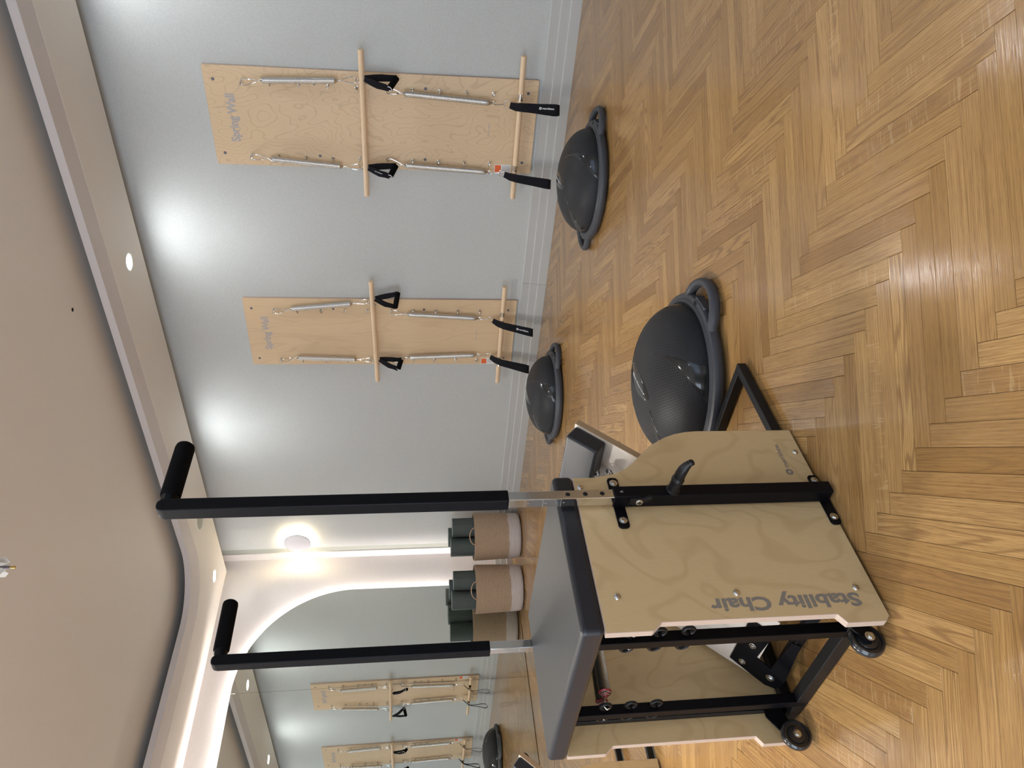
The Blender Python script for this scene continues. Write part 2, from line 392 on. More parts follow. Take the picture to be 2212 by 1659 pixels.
# left wall with its window
wy0, wy1, wz0, wz1 = -1.5, 3.5, 0.35, 2.55
wl = MB()
for lo, hi in (((XL - T, YF, -0.0035), (XL, wy0, ZC + .06)), ((XL - T, wy1, -0.0035), (XL, YB, ZC + .06)),
               ((XL - T, wy0, -0.0035), (XL, wy1, wz0)), ((XL - T, wy0, wz1), (XL, wy1, ZC + .06))): wl.box(lo, hi)
struct(obj('wall_left', wl, M_['wall']))
wf = MB()
for lo, hi in (((XL - .08, wy0, wz0), (XL - .03, wy0 + .05, wz1)), ((XL - .08, wy1 - .05, wz0), (XL - .03, wy1, wz1)), ((XL - .08, .975, wz0 + .05), (XL - .03, 1.025, wz1 - .05)),
               ((XL - .08, wy0 + .05, wz0), (XL - .03, wy1 - .05, wz0 + .05)), ((XL - .08, wy0 + .05, wz1 - .05), (XL - .03, wy1 - .05, wz1))): wf.box(lo, hi)
for yy in (-0.25, 2.25): wf.box((XL - .078, yy - .02, wz0 + .05), (XL - .032, yy + .02, wz1 - .05))
win = struct(obj('window_1', wf, M_['ring_white']))
for a, b_ in ((wy0 + .05, -.27), (-.23, .975), (1.025, 2.23), (2.27, wy1 - .05)):
    obj('pane', MB().box((XL - .06, a, wz0 + .05), (XL - .054, b_, wz1 - .05)), M_['glass'], win)
ce = struct(obj('ceiling', MB().box((XL - T, YF - T, ZC), (XW + T, YB + T, ZC + 0.1)), M_['ceiling']))
obj('screw_hole', MB().lathe([(0.0, 0), (0.011, 0.0), (0.011, 0.002), (0, 0.002)], (3.681, 2.509, ZC - 0.0021), n=12), M_['hole'], ce)
# lowered soffit ring with rounded inner corners, in two steps; it stops short of the right wall
def ring(name, ox0, oy0, ox1, oy1, ix0, iy0, ix1, iy1, r, z0, z1, mat):
    inner = rounded(ix0, iy0, ix1, iy1, r, 14)
    n = len(inner); cx, cy = (ix0 + ix1) / 2, (iy0 + iy1) / 2; outer = []
    for (x, y) in inner:      # push every inner point out to the outer rectangle
        qx, qy = x, y
        if ix0 + r - 1e-6 <= x <= ix1 - r + 1e-6: qy = oy1 if y > cy else oy0
        elif iy0 + r - 1e-6 <= y <= iy1 - r + 1e-6: qx = ox1 if x > cx else ox0
        else:
            kx, ky = (ix1 - r, ox1) if x > cx else (ix0 + r, ox0), (iy1 - r, oy1) if y > cy else (iy0 + r, oy0)
            a = math.atan2(abs(y - ky[0]), abs(x - kx[0])); lim = PI / 4
            if a <= lim: qx = kx[1]; qy = ky[0] + (ky[1] - ky[0]) * (a / lim)
            else: qy = ky[1]; qx = kx[0] + (kx[1] - kx[0]) * ((PI / 2 - a) / lim)
        outer.append((qx, qy))
    vs = [(x, y, z0) for x, y in inner] + [(x, y, z0) for x, y in outer] + [(x, y, z1) for x, y in inner] + [(x, y, z1) for x, y in outer]
    fs = []
    for i in range(n):
        j = (i + 1) % n
        fs += [(i, n + i, n + j, j), (2 * n + i, 2 * n + j, 3 * n + j, 3 * n + i), (i, j, 2 * n + j, 2 * n + i), (n + i, 3 * n + i, 3 * n + j, n + j)]
    o = obj(name, MB().add(vs, fs), mat, sharp=30)
    return struct(o)
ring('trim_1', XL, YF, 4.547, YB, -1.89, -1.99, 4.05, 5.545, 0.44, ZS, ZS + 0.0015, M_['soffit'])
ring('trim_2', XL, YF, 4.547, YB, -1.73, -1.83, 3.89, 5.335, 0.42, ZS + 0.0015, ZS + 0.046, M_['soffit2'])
# stepped skirting
def skirting(name, a, b_, nx, ny):
    mb = MB(); d = Vector((b_[0] - a[0], b_[1] - a[1], 0)); n_ = Vector((nx, ny, 0))
    prof = [(0, 0), (0.030, 0), (0.030, 0.060), (0.027, 0.063), (0.020, 0.063), (0.020, 0.116), (0.017, 0.119), (0.010, 0.119), (0.010, 0.172), (0.007, 0.175), (0, 0.175)]
    mb.prism(prof, (a[0], a[1], 0), n_, Z, d); return struct(obj(name, mb, M_['base']))
s1 = skirting('baseboard_right', (XW, 2.905), (XW, YB - 0.03), -1, 0)
skirting('baseboard_right.001', (XW, YF), (XW, 2.903), -1, 0)
skirting('baseboard_back', (4.29, YB), (XW - 0.03, YB), 0, -1)
skirting('baseboard_back.001', (XL, YB), (-0.10, YB), 0, -1)
skirting('baseboard_left', (XL, YF), (XL, YB), 1, 0)
skirting('baseboard_front', (XL + .03, YF), (XW - .03, YF), 0, 1)

# ------------------------------------------------------------------ herringbone parquet
PL, PW = 0.4416, 0.0456; s2 = math.sqrt(0.5)
ux, vx = Vector((s2, s2)), Vector((-s2, s2)); P0 = Vector((1.271, 0.656))
def clip(poly, ax, val, keep_less):
    out = []
    for i in range(len(poly)):
        a, b_ = poly[i - 1], poly[i]; ia = (a[ax] <= val) == keep_less; ib = (b_[ax] <= val) == keep_less
        if ia != ib:
            t = (val - a[ax]) / (b_[ax] - a[ax]); out.append(a.lerp(b_, t))
        if ib: out.append(b_)
    return out
planks = []
for k in range(-140, 150):
    for m_ in range(-9, 10):
        base = P0 + (ux + vx) * (PW * k) + (ux - vx) * (PL * m_)
        for kind in (0, 1):
            if kind == 0: o_, a_, b_ = base, ux, vx
            else: o_, a_, b_ = base + vx * PW, vx, ux
            c = o_ + a_ * PL / 2 + b_ * PW / 2
            if not (XL - .4 < c.x < XW + .4 and YF - .4 < c.y < YB + .4): continue
            g = 0.00035
            q = [o_ + a_ * g + b_ * g, o_ + a_ * (PL - g) + b_ * g, o_ + a_ * (PL - g) + b_ * (PW - g), o_ + a_ * g + b_ * (PW - g)]
            if kind: q = q[::-1]
            for ax, val, kl in ((0, XL, False), (0, XW, True), (1, YF, False), (1, YB, True)):
                if len(q) > 2: q = clip(q, ax, val, kl)
            if len(q) > 2: planks.append((c, o_, a_, b_, q))
def seen(pt):
    d = Vector((pt.x, pt.y, 0)) - CAM; w_ = d.dot(Fw)
    if w_ < 0.2: return None
    px, py = 1106 - 1612.9 * d.dot(Up) / w_, 829.5 - 1612.9 * d.dot(Rt) / w_
    if not (-60 < px < 2272 and -60 < py < 1719): return None
    return 1.0 / w_ ** 3
def plank_geo(P):
    c, o_, a_, b_, q = P
    cen = sum(q, Vector((0, 0))) / len(q); e = 0.0005
    tilt = (random.uniform(-1, 1) * 0.0022, random.uniform(-1, 1) * 0.0006)
    def zt(p): d = p - c; return tilt[0] * d.dot(b_) + tilt[1] * d.dot(a_)
    top = [];
    for p in q:
        d = cen - p; dl = d.length; top.append(p + d * min(0.4, e * 1.5 / max(dl, 1e-6)))
    n = len(q); vs = [(p.x, p.y, zt(p)) for p in top] + [(p.x, p.y, -0.0008) for p in q] + [(p.x, p.y, -0.0035) for p in q]
    fs = [tuple(range(n))]
    for i in range(n):
        j = (i + 1) % n; fs += [(n + i, n + j, j, i), (2 * n + i, 2 * n + j, n + j, n + i)]
    off = (random.uniform(0, 20), random.uniform(0, 20))
    pts = [Vector(v[:2]) for v in vs]
    uv = [[((pts[i] - o_).dot(a_) + off[0], (pts[i] - o_).dot(b_) + off[1]) for i in f] for f in fs]
    tone = (min(1, max(0, random.gauss(0.5, 0.27))), random.random() ** 1.3, random.random(), 1)
    return vs, fs, uv, tone
def plank_mesh(name, Ps):
    mb = MB(); cols = []
    for P in Ps:
        vs, fs, uv, tone = plank_geo(P); mb.add(vs, fs, 0, uv, False)
        cols += [tone] * sum(len(f) for f in fs)
    me = mb.mesh(name, M_['oak']); ca = me.color_attributes.new('tone', 'FLOAT_COLOR', 'CORNER')
    flat = [x for c in cols for x in c]; ca.data.foreach_set('color', flat); return me
ranked = sorted(planks, key=lambda P: -(seen(P[0]) or 0))
for P in ranked[:300]: obj('plank', plank_mesh('plank', [P]), None, fl)
rest = obj('far_planks', plank_mesh('far_planks', ranked[300:]), None, fl); rest['kind'] = 'stuff'

# ------------------------------------------------------------------ backlit mirror
mir = empty('arched_mirror', (0, YM, 0))
tag(mir, 'wide floor-to-head mirror with rounded upper corners and a glowing edge, on the cream back wall', 'mirror')
mx0, mx1, mzt, R_ = -0.07, 4.255, 2.475, 0.966
def arch(inset, x0, x1, z0=0.004):
    a, b_, zt = mx0 + inset, mx1 - inset, mzt - inset; r = R_ - inset
    P = []
    x0 = max(x0, a); x1 = min(x1, b_)
    def top(x):
        if x > b_ - r: return zt - r + math.sqrt(max(0, r * r - (x - (b_ - r)) ** 2))
        if x < a + r: return zt - r + math.sqrt(max(0, r * r - (x - (a + r)) ** 2))
        return zt
    xs = set([x0, x1])
    for k in range(65):
        t = PI / 2 * k / 64
        for x in (b_ - r + r * math.sin(t), a + r - r * math.sin(t)):
            if x0 < x < x1: xs.add(x)
    xs = sorted(xs)
    P = [(x0, z0), (x1, z0)] + [(x, max(top(x), z0 + 0.01)) for x in reversed(xs)]
    return P
for a, b_ in ((mx0, 0.90), (0.9016, 2.094), (2.0956, 3.2871), (3.2887, mx1)):
    obj('mirror_panel', MB().prism(arch(0, a, b_), (0, 0, 0), X, Z, Y * 0.006), M_['mirror'], mir)
obj('backing_board', MB().prism(arch(0.035, mx0, mx1), (0, 0.006, 0), X, Z, Y * 0.036), M_['hole'], mir)
P = arch(0.030, mx0, mx1)[1:] + [arch(0.030, mx0, mx1)[0]]
lb = MB()
for i in range(len(P) - 1):
    (xa, za), (xb, zb) = P[i], P[i + 1]
    lb.add([(xa, 0.014, za), (xb, 0.014, zb), (xb, 0.030, zb), (xa, 0.030, za)], [(0, 1, 2, 3)], 0, None, False)
obj('led_strip', lb, M_['led'], mir)

# ------------------------------------------------------------------ lamps
def spot(name, loc, power, col, size=2.1, blend=0.7, radius=0.04, rot=(0, 0, 0), parent=None):
    l = D.lights.new(name, 'SPOT'); l.energy = power; l.color = col; l.spot_size = size; l.spot_blend = blend; l.shadow_soft_size = radius
    o = D.objects.new(name, l); COL.objects.link(o); o.location = loc; o.rotation_euler = rot
    if parent: o.parent = parent
    return o
M_['lamp_soft'] = emit('downlight_lens_dimmed', (0.93, 0.97, 1.0), 45)
def downlight(x, y, label, zc=ZS, power=None, col=None, size=1.6, grp='recessed downlights in the ceiling border'):
    t = empty('downlight', (x, y, zc))
    tag(t, label, 'ceiling light', grp)
    obj('bezel', MB().lathe([(0.047, -0.001), (0.050, -0.003), (0.062, -0.003), (0.066, -0.0002), (0.062, 0.0)], n=32), M_['ring_white'], t)
    obj('lens', MB().lathe([(0.0, -0.0016), (0.047, -0.0016), (0.047, -0.0004), (0, -0.0004)], n=32), M_['lamp_soft'] if y > 5 else M_['lamp'], t)
    spot('downlight_beam', (0, 0, -0.012), power or (12.0 if y > 5 else SPOT_W), col or SPOT_COL, size, 1.0, 0.045 if power is None else 0.16, parent=t)
    return t
lights = [(4.305, 2.57, 'recessed round downlight above the wall between the two spring boards'),
          (4.25, 5.74, 'recessed round downlight in the ceiling border above the far corner'),
          (4.305, 4.33, 'recessed round downlight in the ceiling border beside the black grip, nearer than the speaker'),
          (4.305, 0.95, 'recessed round downlight in the ceiling border by the nearer spring board, beyond the picture edge'),
          (4.305, -0.70, 'recessed round downlight in the right ceiling border behind the photographer'),
          (2.35, 5.80, 'recessed round downlight in the back ceiling border left of the corner, above the mirror'),
          (0.55, 5.80, 'recessed round downlight in the back ceiling border over the middle of the mirror'),
          (-1.2, 5.80, 'recessed round downlight in the back ceiling border at its left end'),
          (-2.13, 3.4, 'recessed round downlight in the left ceiling border towards the mirror'),
          (-2.13, 0.6, 'recessed round downlight in the left ceiling border above the window'),
          (1.0, -2.2, 'recessed round downlight in the ceiling border at the front wall')]
for x, y, lb_ in lights: downlight(x, y, lb_)
for i_, x in enumerate((-1.0, 0.3, 1.6)):  # unseen downlights added out of view to brighten floor and ceiling
    for j_, y in enumerate((0.6, 3.1)):
        downlight(x, y, f"added fill downlight in the main ceiling, {('left', 'middle', 'right')[i_]} in the {('near', 'rear')[j_]} row", ZC, CEIL_FILL_W * (0.02, 1.0)[j_], CEIL_FILL_COL, 2.3, 'added fill downlights in the main ceiling')
sp_ = empty('ceiling_speaker', (4.285, 5.0, ZS)); tag(sp_, 'round flush ceiling speaker with white rim in the border near the corner', 'speaker')
obj('rim', MB().lathe([(0.088, -0.001), (0.092, -0.004), (0.104, -0.004), (0.108, 0.0)], n=40), M_['ring_white'], sp_)
obj('grille', MB().lathe([(0.0, -0.0035), (0.07, -0.003), (0.088, -0.0015), (0.088, 0.0)], n=40), M_['speaker_grille'], sp_)
# wall sconce: disc standing off the wall with warm light behind it
sn = empty('wall_sconce', (XW, 5.765, 2.06)); tag(sn, 'round disc wall lamp glowing warm yellow behind its rim, high near the corner', 'wall lamp')
obj('disc', MB().lathe([(0.0, 0.062), (0.118, 0.062), (0.122, 0.058), (0.122, 0.052), (0.0, 0.052)], ax=(-1, 0, 0), n=48), M_['lamp_off'], sn)
obj('mount', MB().lathe([(0.035, 0.0), (0.035, 0.052)], ax=(-1, 0, 0), n=24), M_['lamp_off'], sn)
obj('light_ring', MB().lathe([(0.090, 0.002), (0.097, 0.002), (0.097, 0.020), (0.090, 0.020), (0.090, 0.002)], ax=(-1, 0, 0), n=48), M_['sconce_led'], sn)
# small ceiling fixture whose tip enters the picture
pt = empty('pendant_light', (2.05, 2.66, ZC)); tag(pt, 'grey ceiling fixture with white petal shade and brass tip at the picture edge', 'pendant')
obj('rod', MB().cyl((0, 0, 0), (0, 0, -0.245), 0.006), M_['grey_metal'], pt)
obj('tip', MB().lathe([(0.005, -0.245), (0.005, -0.256), (0.0065, -0.258), (0.0065, -0.264), (0, -0.265)], n=14), M_['brass'], pt)
for k in range(5):
    a = k * 2 * PI / 5 + 0.6; c_, s_ = math.cos(a), math.sin(a); mb = MB()
    Pp = [(0, 0.01), (0.035, 0.03), (0.05, 0.0), (0.035, -0.045), (0.012, -0.06)]
    mb.prism([(0.012, 0.03), (0.03, 0.02), (0.045, -0.01), (0.040, -0.045), (0.020, -0.062), (0.006, -0.04)], (0.0, 0, -0.178), (c_, s_, 0), (0.15 * s_, -0.15 * c_, 1), Vector((-s_, c_, 0)) * 0.003)
    obj('petal', mb, M_['white_glass'], pt)

# ------------------------------------------------------------------ stability chair (x = towards the pedals, y = width, z up)
CP = []
def profile():
    return [(0.012, 0.008), (0.0, 0.020), (0.0, 0.105), (0.021, 0.119), (0.022, 0.494), (0.004, 0.515), (0.004, 0.611), (0.408, 0.611), (0.408, 0.565), (0.412, 0.535), (0.420, 0.503),
            (0.434, 0.477), (0.452, 0.455), (0.470, 0.437), (0.489, 0.418), (0.508, 0.398), (0.524, 0.374), (0.538, 0.350), (0.549, 0.322), (0.556, 0.290), (0.558, 0.262), (0.557, 0.008)]
CW = 0.583
def ringicon(mb, o, u, v, r):
    u, v = Vector(u).normalized(), Vector(v).normalized(); n_ = u.cross(v); o = Vector(o)
    k = 20; vs = []; fs = []
    for i in range(k):
        a = 2 * PI * i / k; d = u * math.cos(a) + v * math.sin(a)
        q = abs(math.cos(2 * a)) ; ri = r * (0.28 + 0.22 * (1 - q) * 0 + 0.20 * q)
        vs += [o + d * r + n_ * 0.0004, o + d * ri + n_ * 0.0004]
    for i in range(k):
        j = (i + 1) % k; fs.append((2 * i, 2 * j, 2 * j + 1, 2 * i + 1))
    mb.add(vs, fs, 0, None, False)
def bolt(parent, o, n_, r, name='bolt', hexa=False, h=0.004):
    mb = MB()
    if hexa:
        mb.lathe([(r, 0), (r, 0.0012), (r * 0.8, 0.0016)], o, n_, 24); mb.lathe([(r * 0.72, 0.0012), (r * 0.72, h), (r * 0.6, h + 0.0008)], o, n_, 6)
    else: mb.lathe([(r, 0), (r * 0.95, h * 0.4), (r * 0.7, h * 0.85), (r * 0.35, h), (0.0, h)], o, n_, 20)
    return obj(name, mb, M_['steel'], parent)
def helix(p0, p1, R, turns, wire, seg=14, taper=3):
    p0, p1 = Vector(p0), Vector(p1); ax = (p1 - p0).normalized(); u = ax.cross(Z).normalized(); v = ax.cross(u); pts = []
    n_ = int(turns * seg)
    for i in range(n_ + 1):
        t = i / seg; f = i / n_; r = R * min(1, (t + 0.7) / taper, (turns - t + 0.7) / taper)
        pts.append(p0.lerp(p1, f) + (u * math.cos(2 * PI * t) + v * math.sin(2 * PI * t)) * r)
    return pts
def make_chair(full=True):
    ch = empty('stability_chair', (0.7759, 1.2846, 0), -0.0254)
    for side in (0, 1):
        w0 = 0 if side == 0 else CW - 0.018
        sn_ = -1 if side == 0 else 1; wo = 0 if side == 0 else CW; wn = Vector((0, sn_, 0))
        mb = MB().prism(profile(), (0, w0, 0), X, Z, Y * 0.018, 0, 1)
        pa = obj('side_panel', mb, [M_['ply_chair'], M_['edge_light']], ch, bevel=0.0012, seg=1)
        for p_, z_ in ((0.084, 0.572), (0.081, 0.317), (0.081, 0.050), (0.478, 0.024), (0.378, 0.598)): bolt(pa, (p_, wo, z_), wn, 0.0078)
        if side == 0:
            text('lettering', 'Stability Chair', 0.043, (0.0680, -0.0002, 0.053), Z, -X, M_['print'], pa, fat=0.0013, squeeze=1.34)
            mb = MB(); ringicon(mb, (0.4115, -0.0002, 0.066), X, Z, 0.0095); obj('emblem', mb, M_['print'], pa)
            text('lettering', 'merrithew.', 0.0185, (0.426, -0.0002, 0.061), X, Z, M_['print'], pa, fat=0.0001, squeeze=0.98)
        # outside mast: fixed sleeve, chrome inner tube, sliding black tube with grip
        q0, q1, a0, a1 = 0.311, 0.343, 0.0, 0.043
        def wr_(a, b_): return (wo + sn_ * b_, wo + sn_ * a) if side == 0 else (wo + a, wo + b_)
        ya, yb = wr_(0.005, 0.043)
        sl = obj('mast_sleeve', MB().prism([(ya, 0.010), (yb, 0.010), (yb, 0.535), (ya, 0.535)], (q0, 0, 0), Y, Z, X * (q1 - q0)), M_['black_metal'], ch, bevel=0.003)
        for z0, z1, pa0, pa1 in ((0.505, 0.531, 0.254, 0.402), (0.004, 0.030, 0.246, 0.396)):
            y0_, y1_ = wr_(0.0, 0.005)
            br = obj('mounting_bracket', MB().prism(rounded(pa0, z0, pa1, z1, 0.009, 5), (0, y0_, 0), X, Z, Y * (y1_ - y0_)), M_['black_metal'], ch, bevel=0.0012, seg=1)
            zc_ = (z0 + z1) / 2
            for p_ in (pa0 + 0.021, pa1 - 0.018): bolt(br, (p_, wo + sn_ * 0.005, zc_), wn, 0.0098, hexa=True)
        ya, yb = wr_(0.010, 0.037)
        ct = obj('chrome_tube', MB().prism([(ya, 0.38), (yb, 0.38), (yb, 0.80), (ya, 0.80)], (0.3145, 0, 0), Y, Z, X * 0.0245), M_['chrome'], ch, bevel=0.002)
        wout = wo + sn_ * 0.037
        for z_ in (0.640, 0.600, 0.561):
            obj('adjustment_hole', MB().lathe([(0.0, 0.0003), (0.0055, 0.0003), (0.0055, -0.0005), (0, -0.0005)], (0.327, wout, z_), wn, 20), M_['hole'], ct)
        mb = MB(); yl, yh = min(ya, yb), max(ya, yb)
        for z_ in (0.737, 0.697, 0.656, 0.617): mb.box((0.3142, yl + 0.001, z_ - 0.0005), (0.3144, yh - 0.001, z_ + 0.0005))
        obj('scale_marks', mb, M_['print'], ct)['kind'] = 'stuff'
        for k, z_ in enumerate((0.743, 0.704, 0.663, 0.624)):
            text('scale_number', str(k + 1), 0.0055, (0.3144, (yl + yh) / 2 + 0.001, z_ - 0.015), -Y, Z, M_['print_light'], ct, depth=0.0003)
        ya, yb = wr_(0.0085, 0.0415)
        up = MB(); yc = (ya + yb) / 2
        cap = [(0.774)] ; prof = [(0.3095, 0.774), (0.3095, 1.498), (0.3115, 1.507), (0.317, 1.5125), (0.325, 1.514), (0.333, 1.5125), (0.339, 1.507), (0.341, 1.498), (0.341, 0.774)]
        up.prism(prof, (0, ya, 0), X, Z, Y * (yb - ya))
        ut = obj('mast_tube', up, M_['black_metal'], ch, bevel=0.003)
        g = MB(); gz = 1.4955
        g.lathe([(0.015, 0.0), (0.017, 0.004), (0.0172, 0.018), (0.0172, 0.0182)], (0.341, yc, gz), X, 32)
        obj('grip_collar', g, M_['black_metal'], ut)
        obj('grip', MB().lathe([(0.018, 0.0), (0.0205, 0.002), (0.0212, 0.006), (0.0212, 0.140), (0.020, 0.147), (0.016, 0.151), (0.0, 0.153)], (0.358, yc, gz), X, 36), M_['foam'], ut)
        # locking knob and lever on the sleeve
        o_ = Vector((0.326, wo + sn_ * 0.043, 0.398)); d_ = (wn + Vector((0, 0, -0.10))).normalized()
        kn = MB().lathe([(0.0165, 0), (0.0165, 0.003), (0.0135, 0.005), (0.013, 0.032), (0.0145, 0.034), (0.0145, 0.040), (0.0125, 0.043), (0.0125, 0.047)], o_, d_, 24)
        e_ = o_ + d_ * 0.046
        kn.tube([e_, e_ + wn * 0.010 + Z * -0.001, e_ + wn * 0.024 + Z * -0.004, e_ + wn * 0.036 + Z * -0.009, e_ + wn * 0.044 + Z * -0.014], [0.0125, 0.0125, 0.0120, 0.0098, 0.0075], 14)
        kn.lathe([(0.0, -0.007), (0.006, -0.005), (0.0088, 0), (0.006, 0.005), (0, 0.007)], e_ + wn * 0.045 + Z * -0.016, wn, 14)
        obj('locking_knob', kn, M_['black_plastic'], sl)
        lv = MB(); yk = wo + sn_ * 0.030
        lv.prism([(-0.024, 0.003), (-0.010, 0.010), (0.004, 0.009), (0.030, -0.010), (0.026, -0.018), (0.008, -0.011), (-0.006, -0.011), (-0.022, -0.010)], (0.3035, yk, 0.479), Vector((0, 0, -1)), Vector((0, -sn_ * 1.0, 0)), X * 0.007)
        lv.cyl((0.3035, yk, 0.479), (0.311, yk, 0.479), 0.009, n=18)
        le = obj('clamp_lever', lv, M_['black_plastic'], sl, bevel=0.0012, seg=1)
        bolt(sl, (0.3035, yk, 0.479), -X, 0.0088, 'clamp_screw', h=0.0022)
        mb = MB().box((0.3006, yk - 0.0045, 0.4782), (0.3012, yk + 0.0045, 0.4798)); mb.box((0.3006, yk - 0.0008, 0.4745), (0.3012, yk + 0.0008, 0.4835))
        obj('screw_cross', mb, M_['hole'], sl)
        text('side_letter', 'R' if side == 0 else 'L', 0.010, (0.323 if side == 0 else 0.331, wo + sn_ * 0.0432, 0.514), X * -sn_, Z, M_['print_light'], sl, depth=0.0003)
    # seat
    se = obj('seat_cushion', MB().box((0.006, 0.002, 0.611), (0.417, 0.592, 0.659)), M_['vinyl'], ch, bevel=0.011, seg=4)
    # welded base frame and spring posts
    fr = MB()
    z0, z1 = 0.006, 0.032
    fr.box((0.060, 0.034, z0), (0.872, 0.059, z1)); fr.box((0.060, 0.524, z0), (0.872, 0.549, z1)); fr.box((0.847, 0.059, z0), (0.872, 0.524, z1))
    fr.box((0.050, 0.100, z0 - 0.004), (0.080, 0.524, z1 + 0.002)); fr.box((0.050, 0.020, z0), (0.080, 0.100, z1)); fr.box((0.050, 0.524, z0), (0.080, 0.563, z1))
    fr.box((0.076, 0.545, z1), (0.096, 0.5648, 0.610)); fr.box((0.076, 0.0182, z1), (0.096, 0.038, 0.610))
    fr.box((0.140, 0.060, 0.020), (0.165, 0.523, 0.045))
    obj('base_frame', fr, M_['charcoal_metal'], ch, bevel=0.002, seg=2)
    for pw in ((0.125, 0.150), (0.455, 0.480)):
        po = obj('spring_post', MB().box((0.050, pw[0], 0.002), (0.076, pw[1], 0.6105)), M_['black_metal'], ch, bevel=0.002)
        for z_ in (0.526, 0.463, 0.399):
            for s_, yb_ in ((-1, pw[0]), (1, pw[1])):
                hk = MB().cyl((0.063, yb_, z_), (0.063, yb_ + s_ * 0.006, z_), 0.0035, n=10)
                hk.torus((0.063, yb_ + s_ * 0.0175, z_), X, 0.0125, 0.0042, 18, 8, a0=0.35, a1=2 * PI - 0.55, start=(0, -s_, 0))
                obj('spring_hook', hk, M_['black_plastic'], po)
    # wheels
    for yw, s_ in ((0.068, -1), (0.515, 1)):
        wh = obj('wheel', MB().lathe([(0.012, -0.008), (0.022, -0.007), (0.024, -0.004), (0.029, -0.0042), (0.030, -0.009), (0.034, -0.009), (0.0372, -0.0055), (0.0380, 0.0), (0.0372, 0.0055), (0.034, 0.009), (0.030, 0.009), (0.029, 0.0042), (0.024, 0.004), (0.022, 0.007), (0.012, 0.008)],
                                       (-0.004, yw, 0.0385), Y, 40), M_['tyre'], ch)
        bolt(wh, (-0.004, yw - (0.0175 if s_ < 0 else 0.009), 0.0385), -Y, 0.0105, 'hub_bolt', hexa=True, h=0.006)
        bolt(wh, (-0.004, yw + 0.009, 0.0385), Y, 0.0105, 'hub_bolt', hexa=True, h=0.006)
        for k in range(8):
            a = k * PI / 4; mb = MB().box((-0.0007, yw - 0.0073, 0), (0.0007, yw - 0.0070, 0.0016), 0)
            for v_ in mb.v: v_ -= Vector((0, 0, -0.016)); 
            Rm = Matrix.Translation((-0.004, 0, 0.0385)) @ Matrix.Rotation(a, 4, 'Y')
            mb.v = [Rm @ v_ for v_ in mb.v]
            obj('hub_slot', mb, M_['white'], wh)
        yb2 = yw - 0.0175 if s_ < 0 else yw + 0.0125
        obj('wheel_arm', MB().prism([(-0.014, 0.030), (-0.014, 0.050), (0.052, 0.092), (0.074, 0.092), (0.074, 0.045), (0.004, 0.026)], (0, yb2, 0), X, Z, Y * 0.005), M_['black_metal'], ch, bevel=0.001, seg=1)
    # pedals
    Ee = Vector((0.636, 0, 0.551)); td = Vector((-0.677, 0, -0.736)); nd = Vector((-0.736, 0, 0.677))
    for k, (w0, w1) in enumerate(((0.031, 0.284), (0.299, 0.552))):
        pe = obj('pedal', MB().prism([(0, w0), (0.655, w0), (0.655, w1), (0, w1)], Ee, td, Y, nd * 0.018, 0, 1), [M_['ply_pedal'], M_['edge_stripe']], ch)
        top = Ee + nd * 0.018
        mir_ = (lambda w_: w_) if k == 1 else (lambda w_: CW - w_)
        pd = MB(); a0, a1 = w0 + 0.004, w1 - 0.002
        pd.prism(rounded(0.004, 0.0, 0.098, 0.050, 0.008, 4, (0, 1, 1, 0)), top + Y * a0, td, nd, Y * (a1 - a0))
        obj('foot_pad', pd, M_['vinyl'], pe, bevel=0.007, seg=3)
        st = MB().cyl(Ee + td * 0.020 + Y * (w0 + 0.030) - nd * 0.012, Ee + td * 0.020 + Y * (w0 + 0.030) - nd * 0.0, 0.013, n=24)
        obj('rubber_stop', st, M_['black_plastic'], pe)
        hw = mir_(0.455); hb = top + td * 0.125 + Y * hw
        hk = MB().lathe([(0.011, 0), (0.011, 0.002), (0.007, 0.003), (0.006, 0.006), (0.004, 0.007)], hb, nd, 18)
        hk.tube([hb, hb + nd * 0.014, hb + nd * 0.022 - td * 0.004, hb + nd * 0.030 - td * 0.012, hb + nd * 0.028 - td * 0.024, hb + nd * 0.018 - td * 0.027], 0.0032, 10)
        obj('spring_hook', hk, M_['chrome'], pe)
        pl = MB().prism([(s_, mir_(w_)) for s_, w_ in ((0.590, 0.532), (0.590, 0.345), (0.655, 0.345), (0.655, 0.385), (0.648, 0.470), (0.690, 0.478), (0.700, 0.340), (0.722, 0.330), (0.735, 0.492), (0.728, 0.540), (0.697, 0.552), (0.655, 0.545))],
                        top + nd * 0.0004, td, Y, nd * 0.005)
        pp_ = obj('pivot_plate', pl, M_['black_metal'], pe, bevel=0.001, seg=1)
        for s_, w_, r_ in ((0.622, 0.515, 0.0095), (0.626, 0.432, 0.0095), (0.622, 0.372, 0.0095), (0.700, 0.510, 0.0115)): bolt(pp_, top + nd * 0.0054 + td * s_ + Y * mir_(w_), nd, r_, hexa=True, h=0.005)
        # springs from the posts to the pedal hook
        he = hb + nd * 0.028 - td * 0.020
        pos = (0.468, 0.1375)[0 if k == 1 else 1]
        for s_ in (-1, 1):
            a_ = Vector((0.063 + 0.012, pos + s_ * 0.026, 0.520)); b2 = he + Y * s_ * 0.008
            dirv = (b2 - a_).normalized(); c0, c1 = a_ + dirv * 0.014, b2 - dirv * 0.016
            obj('spring', MB().tube(helix(c0, c1, 0.0135, 118, 0.0016, 11), 0.0019, 5), M_['spring'], ch)
            e_ = MB().tube([a_ + Vector((-0.012, 0, -0.008)), a_ + Vector((-0.018, 0, 0.002)), a_ + Vector((-0.010, 0, 0.009)), a_ + Vector((0.004, 0, 0.005)), a_ + dirv * 0.016], 0.0018, 8)
            obj('spring_end_hook', e_, M_['steel'], ch)
            e_ = MB().tube([c1, b2 - Z * 0.004, b2 + dirv * 0.006, b2 + Z * 0.006, b2 - dirv * 0.004], 0.0018, 8)
